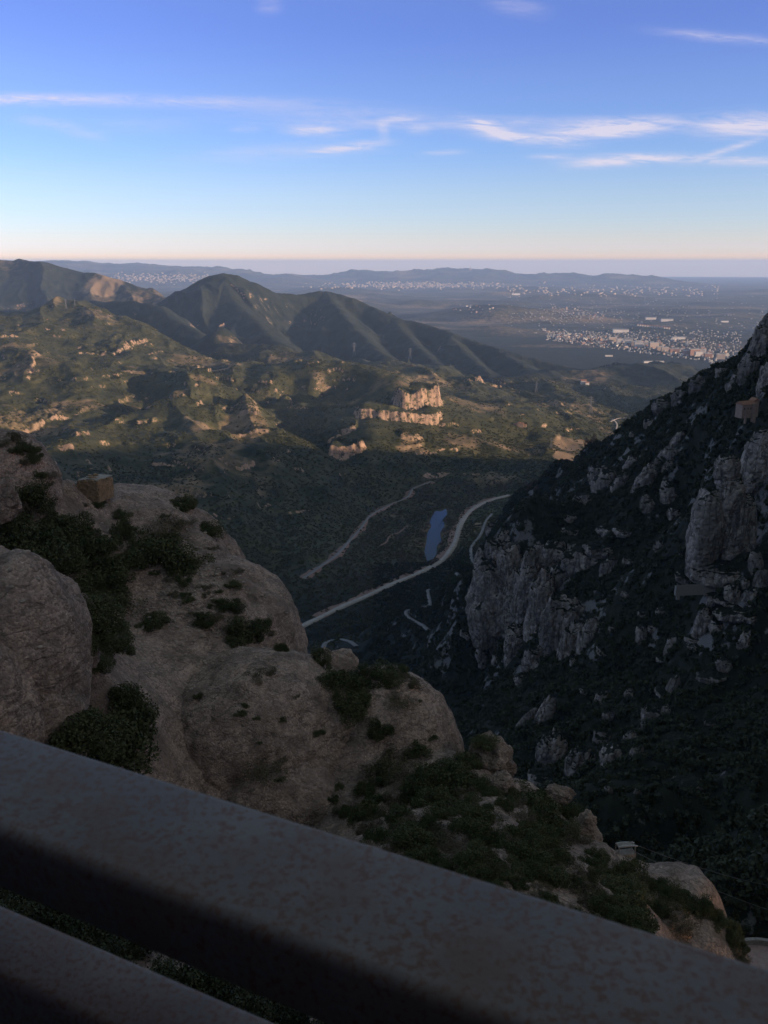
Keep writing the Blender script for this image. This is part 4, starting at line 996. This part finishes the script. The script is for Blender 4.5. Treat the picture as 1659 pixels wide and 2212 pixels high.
# ------------------------------------------------------------------ pylons
M_steel,_n,_b=nodes('galvanised_steel'); _b.inputs['Base Color'].default_value=(.16,.165,.175,1); _b.inputs['Metallic'].default_value=.3
def pylon_mesh():
    parts=[]; H=1.0
    for sx in (-1,1):
        for sy in (-1,1): parts.append(tube([(sx*.11,sy*.11,-.05),(sx*.03,sy*.03,.62),(sx*.018,sy*.018,1.0)],.010,.007,4))
    for i in range(7):
        z0=i*.1; z1=z0+.1; w0=.11-.129*z0; w1=.11-.129*z1
        for sx,sy,tx,ty in ((-1,-1,1,-1),(1,-1,1,1),(1,1,-1,1),(-1,1,-1,-1)): parts.append(tube([(sx*w0,sy*w0,z0),(tx*w1,ty*w1,z1)],.005,None,3))
    arms=[]
    for z,w_ in ((.68,.17),(.80,.20),(.92,.14)): arms.append(tube([(-w_,0,z),(0,0,z+.03),(w_,0,z)],.009,None,4)); arms.append(tube([(-w_,0,z),(w_,0,z)],.007,None,4))
    return parts,arms
pa,ar=pylon_mesh()
o1=mk('tower',pa,M_steel); o2=mk('arm',ar,M_steel); m1,m2=o1.data,o2.data; bpy.data.objects.remove(o1); bpy.data.objects.remove(o2)
PYL=[((765,770),30,'pylon on the green ridge in the middle, left of the other ridge pylon'),((886,778),26,'pylon on the green ridge beside the dark gully, right of centre'),((1158,848),24,'pylon in the valley gap in front of the low dark hill'),((1275,892),36,'pylon on the dark slope above the brown fields'),
 ((143,668),22,'pylon on the lit hill at the left, the taller of two'),((162,661),15,'small pylon on the skyline of the lit hill at the left'),((1190,968),24,'pylon at the foot of the sunlit slope near the brown fields')]
for (uv,hp,lab) in PYL:
    c=cast(uv[0],uv[1]); s=hp*(c[1]*CP-c[2]*SP)/F
    r_=empty('pylon',c,random.uniform(-.4,.4)); r_.scale=(s,s,s); tag(r_,'steel lattice '+lab,'pylon','electricity pylons')
    for nm_,me_ in (('tower',m1),('arm',m2)):
        a=bpy.data.objects.new(nm_,me_); COL.objects.link(a); a.parent=r_
c=cast(1016,583,20000.); r_=empty('mountain_tower',c,0); tag(r_,'tiny tower on the top of the farthest blue mountain range','tower')
s=(c[1]*CP-c[2]*SP)/F
mk('shaft',[tube([(0,0,-30),(0,0,7*s)],12,8,8)],M_steel,r_); mk('base',[box((0,0,10),(90,60,60))],M_plas,r_)
# ------------------------------------------------------------------ houses of the plain
def flat_mat(nm,c): 
    m,n,b=nodes(nm); n.links.new(ramp(n,noise(n,.02,3,.6,pos(n)),[(.3,tuple(x*.8 for x in c)),(.7,c)]),b.inputs['Base Color']); return m
HM=[flat_mat('white_render',(.50,.46,.42)),flat_mat('cream_render',(.40,.32,.26)),flat_mat('brick_render',(.33,.20,.15)),flat_mat('grey_render',(.30,.29,.28))]
M_rf=flat_mat('clay_roof',(.30,.15,.10)); M_flat=flat_mat('flat_roof',(.45,.43,.41))
HP=[]
for i,m in enumerate(HM):
    for (sx,sy,sz,kind) in [(1,.8,.55,'g'),(1.5,.8,.9,'f')]:
        a=mk('wall',[box((0,0,sz/2-.1),(sx,sy,sz+.2))],m); b=mk('roof',[gable((0,0,sz),(sx,sy,.28),0,.06)] if kind=='g' else [box((0,0,sz+.03),(sx*1.04,sy*1.04,.06))],M_rf if kind=='g' else M_flat)
        HP.append((a.data,b.data)); bpy.data.objects.remove(a); bpy.data.objects.remove(b)
M_wh=flat_mat('bright_cladding',(.62,.57,.52))
a=mk('wall',[box((0,0,.08),(1,.4,.2))],M_wh); b=mk('roof',[gable((0,0,.18),(1,.4,.05),0,.01)],HM[3]); WP=(a.data,b.data); bpy.data.objects.remove(a); bpy.data.objects.remove(b)
def house(u,v,wd,label,group,cat='house',pr_=None,rz=None,name='house',zs=1,rm=5500.):
    c=cast(u,v,rm); r_=empty(name,c,random.uniform(-.8,.8) if rz is None else rz); r_.scale=(wd,wd,wd*zs); tag(r_,label,cat,group)
    pr_=pr_ or random.choice(HP)
    for nm_,me_ in (('wall',pr_[0]),('roof',pr_[1])):
        a=bpy.data.objects.new(nm_,me_); COL.objects.link(a); a.parent=r_
def tri(a,b): return random.triangular(a,b,(a+b)/2)
cnt=0
for k in range(190):
    u=random.uniform(1200,1570); lo=718+(u-1200)*.05; hi=734+(u-1200)*.135; v=random.triangular(lo,min(hi+4,790),(lo+2*hi)/3)
    house(u,v,random.uniform(10,20),'pale building among the roofs of the big town on the plain','buildings of the big town')
for k in range(26): 
    u=random.uniform(1320,1560); house(u,735+(u-1300)*.16+random.uniform(-3,3),random.uniform(24,46),'longer pale block in the near rows of the big town','long blocks of the big town','apartment block',HP[random.choice([1,3,1,5])],random.uniform(-.3,.1))
for k in range(40):
    t=random.random(); house(1195+100*t+random.uniform(-10,15),664+22*t+random.uniform(-7,6),random.uniform(11,18),'little white house of the village scattered on the low hill beyond the big town','houses of the hill village')
for k in range(22):
    house(random.uniform(975,1065),random.uniform(659,676),random.uniform(11,17),'white house of the hamlet in the dark rolling woods','houses of the hamlet in the woods',rm=9500.)
for k in range(16):
    t=random.random(); house(1165+90*t,712+16*t+random.uniform(-3,3),random.uniform(11,17),'white house in the string leading to the big town from the left','houses left of the big town')
for k in range(14):
    house(1378+5.2*k,704+.55*k,15,'one of the row of slim white blocks standing in the fields above the big town','row of slim white blocks','block',HP[0],0,'white_block',1.6)
for i,(u,v,wd,lab) in enumerate([(1114,637,170,'very bright long white warehouse in the middle of the plain'),(1405,690,120,'left white warehouse of the pair above the row of slim blocks'),(1440,694,130,'right white warehouse of the pair above the row of slim blocks'),(1565,696,80,'small warehouse in the fields near the right slope'),
   (1315,770,50,'reddish hall left of the grey plant at the near edge of the town'),(1400,784,60,'grey plant hall at the near edge of the big town'),(1425,783,50,'white plant hall next to the grey one at the near edge of the town'),(1465,733,110,'long warehouse at the top of the big town'),(1340,718,150,'long pale shed left of the big town top'),(1260,829,26,'white cottage on the valley road beyond the sunlit spur'),(1268,831,18,'small shed beside the white valley cottage')]):
    house(u,v,wd,lab,'warehouses of the plain' if wd>60 else None,'warehouse' if wd>=50 else 'cottage',WP if wd>40 else HP[0],random.uniform(-.1,.1),'warehouse' if wd>=50 else 'cottage',1.0,5800. if wd>=50 else 1500.)
# far towns : one mass
def houses_mass(name,spots,label,mat,rm=5800.):
    V=[];Fs=[];n=0
    for (u,v,w_,h_) in spots:
        c=cast(u,v,rm); vv,ff=box((c[0],c[1],c[2]+h_*.5),(w_,w_*.6,h_*1.2),random.uniform(-.6,.6)); V.append(vv); Fs.append(ff+n); n+=8
    o=mesh_obj(name,np.concatenate(V),np.concatenate(Fs),mat,None,False); tag(o,label,'town',None,'stuff')
sp=[]
for k in range(520): sp.append((random.gauss(900,95),random.gauss(617,3.5),random.uniform(25,70),random.uniform(12,40)))
for k in range(300): sp.append((random.uniform(240,450),random.gauss(601,5),random.uniform(20,60),random.uniform(10,30)))
for k in range(220): sp.append((random.uniform(1100,1560),random.gauss(628,6),random.uniform(25,60),random.uniform(10,30)))
houses_mass('distant_town',sp,'pale far-off towns strung along the foot of the blue mountains',HM[1],15000.)
sp=[]
for k in range(900): 
    u=random.uniform(1180,1600); v=random.uniform(716,738+(u-1200)*.14); sp.append((u,v,random.uniform(9,16),random.uniform(5,10)))
for k in range(260): sp.append((random.uniform(1090,1659),random.uniform(640,720),random.uniform(10,18),random.uniform(5,9)))
for k in range(150): sp.append((random.gauss(1240,60),random.gauss(680,8),random.uniform(10,16),random.uniform(5,9)))
houses_mass('distant_houses',[s for s in sp if s[0]<1655],'countless tiny pale houses scattered between the towns of the plain',HM[3])
print('plain',time.time()-T0)

#>>NEAR
# ------------------------------------------------------------------ camera
cam=bpy.data.cameras.new('camera'); co=bpy.data.objects.new('camera',cam); COL.objects.link(co); scene.camera=co
co.location=(0,0,0); co.rotation_euler=(math.pi/2-PITCH,0,0)
cam.sensor_fit='VERTICAL'; cam.sensor_height=36; cam.sensor_width=36; cam.lens=36*F/2212
cam.clip_start=.05; cam.clip_end=400000
cam.dof.use_dof=True; cam.dof.focus_distance=250; cam.dof.aperture_fstop=(cam.lens/1000)/.0018
# ------------------------------------------------------------------ light
sun=bpy.data.lights.new('sun','SUN'); so_=bpy.data.objects.new('sun',sun); COL.objects.link(so_)
sdir=Vector((math.sin(SUN_AZ)*math.cos(SUN_EL),math.cos(SUN_AZ)*math.cos(SUN_EL),math.sin(SUN_EL)))
so_.rotation_euler=sdir.to_track_quat('Z','Y').to_euler(); sun.energy=4.2; sun.angle=math.radians(.5); sun.color=(1,.72,.50)
w=bpy.data.worlds.new('World'); scene.world=w; w.use_nodes=True; nt=w.node_tree; nt.nodes.clear()
out=nt.nodes.new('ShaderNodeOutputWorld'); bg=nt.nodes.new('ShaderNodeBackground'); nt.links.new(bg.outputs[0],out.inputs[0])
sky=nt.nodes.new('ShaderNodeTexSky'); sky.sky_type='NISHITA'; sky.sun_disc=False; sky.sun_elevation=SUN_EL; sky.sun_rotation=SUN_AZ; sky.altitude=700; sky.air_density=1.0; sky.dust_density=1.0; sky.ozone_density=1.5
bg.inputs[1].default_value=.12
nt.links.new(sky.outputs[0],bg.inputs[0])
tcn=nt.nodes.new('ShaderNodeTexCoord'); sx=nt.nodes.new('ShaderNodeSeparateXYZ'); nt.links.new(tcn.outputs['Generated'],sx.inputs[0])
# the sky's own colour by height above the horizon (deep violet blue, pale, then a rosy band)
EXPM=2.0
SKT=[(0.004, (1.88, 1.56, 1.9)), (0.011, (1.33, 1.33, 2.25)), (0.023, (1.02, 1.07, 1.89)), (0.045, (0.8, 0.895, 1.57)), (0.079, (0.695, 0.78, 1.32)), (0.119, (0.57, 0.69, 1.25)), (0.167, (0.565, 0.64, 1.18)), (0.242, (0.525, 0.57, 1.145))]
def curve(ch):
    n=nt.nodes.new('ShaderNodeFloatCurve'); c=n.mapping.curves[0]; n.mapping.use_clip=False
    n.mapping.clip_min_y=0; n.mapping.clip_max_y=3
    pts=[(0,SKT[0][1][ch]/2.5)]+[(math.sqrt(z),m[ch]/2.5) for z,m in SKT]+[(math.sqrt(.40),(1.40,1.06,.86)[ch]/2.5),(1,(1.55,1.15,.86)[ch]/2.5)]
    c.points[0].location=pts[0]; c.points[1].location=pts[-1]
    for p in pts[1:-1]: c.points.new(*p)
    n.mapping.update(); nt.links.new(mathn(nt,'SQRT',mathn(nt,'MAXIMUM',sx.outputs[2],0.004)),n.inputs['Value']); return mathn(nt,'MULTIPLY',n.outputs[0],2.5)
cmb=nt.nodes.new('ShaderNodeCombineColor')
for i in range(3): nt.links.new(curve(i),cmb.inputs[i])
cz=nt.nodes.new('ShaderNodeCombineXYZ'); nt.links.new(sx.outputs[0],cz.inputs[0]); nt.links.new(sx.outputs[1],cz.inputs[1]); nt.links.new(mathn(nt,'MAXIMUM',sx.outputs[2],.006),cz.inputs[2]); nt.links.new(cz.outputs[0],sky.inputs[0])
skc=mix(nt,1.0,sky.outputs[0],cmb.outputs[0],'MULTIPLY')
# thin cirrus streaks
ty=mathn(nt,'MAXIMUM',sx.outputs[1],.05); tu=mathn(nt,'DIVIDE',sx.outputs[0],ty); tz=mathn(nt,'DIVIDE',sx.outputs[2],ty)
CL=[(200,216,330,8,.01,.42),(90,216,120,8,.0,.15),(100,265,50,8,.1,.22),(180,288,40,8,.2,.18),(300,270,90,12,0,.10),(680,282,50,8,.03,.5),(530,278,26,5,0,.22),(755,318,60,7,-.12,.5),(600,330,150,13,-.05,.18),
 (828,280,10,12,.4,.28),(860,258,26,5,0,.28),(905,282,20,6,0,.2),(1065,280,45,9,.3,.6),(1150,300,80,8,.08,.6),(1350,272,85,12,-.04,.75),(1280,288,80,7,0,.5),(1620,270,85,16,-.03,.8),(1330,347,80,8,-.06,.7),(1560,346,150,7,.02,.6),(1575,322,45,5,-.3,.5),
 (1190,338,35,4,0,.4),(960,330,35,4,-.05,.28),(1120,15,45,12,.15,.18),(1560,80,100,7,.08,.28),(900,268,280,9,.02,.22),(580,12,20,10,0,.18),(700,240,200,8,.02,.16),(1200,262,200,7,.02,.2)]
tot=None
for (u,v,hw,hh,tl,stg) in CL:
    d=ray(u,v); u0,z0=d[0]/d[1],d[2]/d[1]; k=1/(F*d[1])*1.0
    da=mathn(nt,'SUBTRACT',tu,u0); dz=mathn(nt,'ADD',mathn(nt,'SUBTRACT',tz,z0),mathn(nt,'MULTIPLY',da,tl))
    a=mathn(nt,'POWER',mathn(nt,'ABSOLUTE',mathn(nt,'DIVIDE',da,hw*k*1.25)),2.6); b=mathn(nt,'POWER',mathn(nt,'ABSOLUTE',mathn(nt,'DIVIDE',dz,hh*k*1.3)),2)
    e=mathn(nt,'MULTIPLY',mathn(nt,'POWER',2.718,mathn(nt,'MULTIPLY',mathn(nt,'ADD',a,b),-1.0)),stg)
    tot=e if tot is None else mathn(nt,'ADD',tot,e)
cv=nt.nodes.new('ShaderNodeCombineXYZ'); nt.links.new(mathn(nt,'MULTIPLY',tu,9.0),cv.inputs[0]); nt.links.new(mathn(nt,'MULTIPLY',mathn(nt,'ADD',tz,mathn(nt,'MULTIPLY',tu,.03)),85.0),cv.inputs[1])
n1=noise(nt,1.0,7,.62,cv.outputs[0],1.4)
cv2=nt.nodes.new('ShaderNodeCombineXYZ'); nt.links.new(mathn(nt,'MULTIPLY',tu,26.0),cv2.inputs[0]); nt.links.new(mathn(nt,'MULTIPLY',mathn(nt,'ADD',tz,mathn(nt,'MULTIPLY',tu,.05)),150.0),cv2.inputs[1])
n2=noise(nt,1.0,5,.6,cv2.outputs[0],2.0)
tx=ramp(nt,mathn(nt,'ADD',mathn(nt,'MULTIPLY',n1,.6),mathn(nt,'MULTIPLY',n2,.4)),[(.36,(.12,.12,.12)),(.62,(1,1,1))])
cf=mathn(nt,'MULTIPLY',mathn(nt,'MULTIPLY',tot,tx),1.7,True)
fin=mix(nt,mathn(nt,'MINIMUM',cf,.85),skc,tuple(x/(.12*EXPM) for x in (.80,.74,.86)))
nt.links.new(fin,bg.inputs[0])
scene.view_settings.view_transform='Standard'; scene.view_settings.look='None'; scene.view_settings.exposure=1.0; scene.view_settings.gamma=1
hz=bpy.data.meshes.new('haze'); v_,f_=box((0,0,0),(2,2,2)); zt_,zb_=185.,-1400.
hz.from_pydata([(a*72000,b*72000,zt_ if c>0 else zb_) for a,b,c in v_],[],[tuple(int(i) for i in q) for q in f_])
mh=bpy.data.materials.new('haze'); mh.use_nodes=True; hn=mh.node_tree; hn.nodes.clear(); ho=hn.nodes.new('ShaderNodeOutputMaterial'); pv=hn.nodes.new('ShaderNodeVolumePrincipled')
pv.inputs['Color'].default_value=(.43,.62,1,1); pv.inputs['Density'].default_value=2.7e-5; pv.inputs['Anisotropy'].default_value=0
hn.links.new(pv.outputs[0],ho.inputs['Volume']); hz.materials.append(mh); hob=bpy.data.objects.new('haze',hz); COL.objects.link(hob); tag(hob,'thin blue haze over the whole landscape','haze',None,'stuff')
scene.cycles.volume_bounces=0
print('total',time.time()-T0)
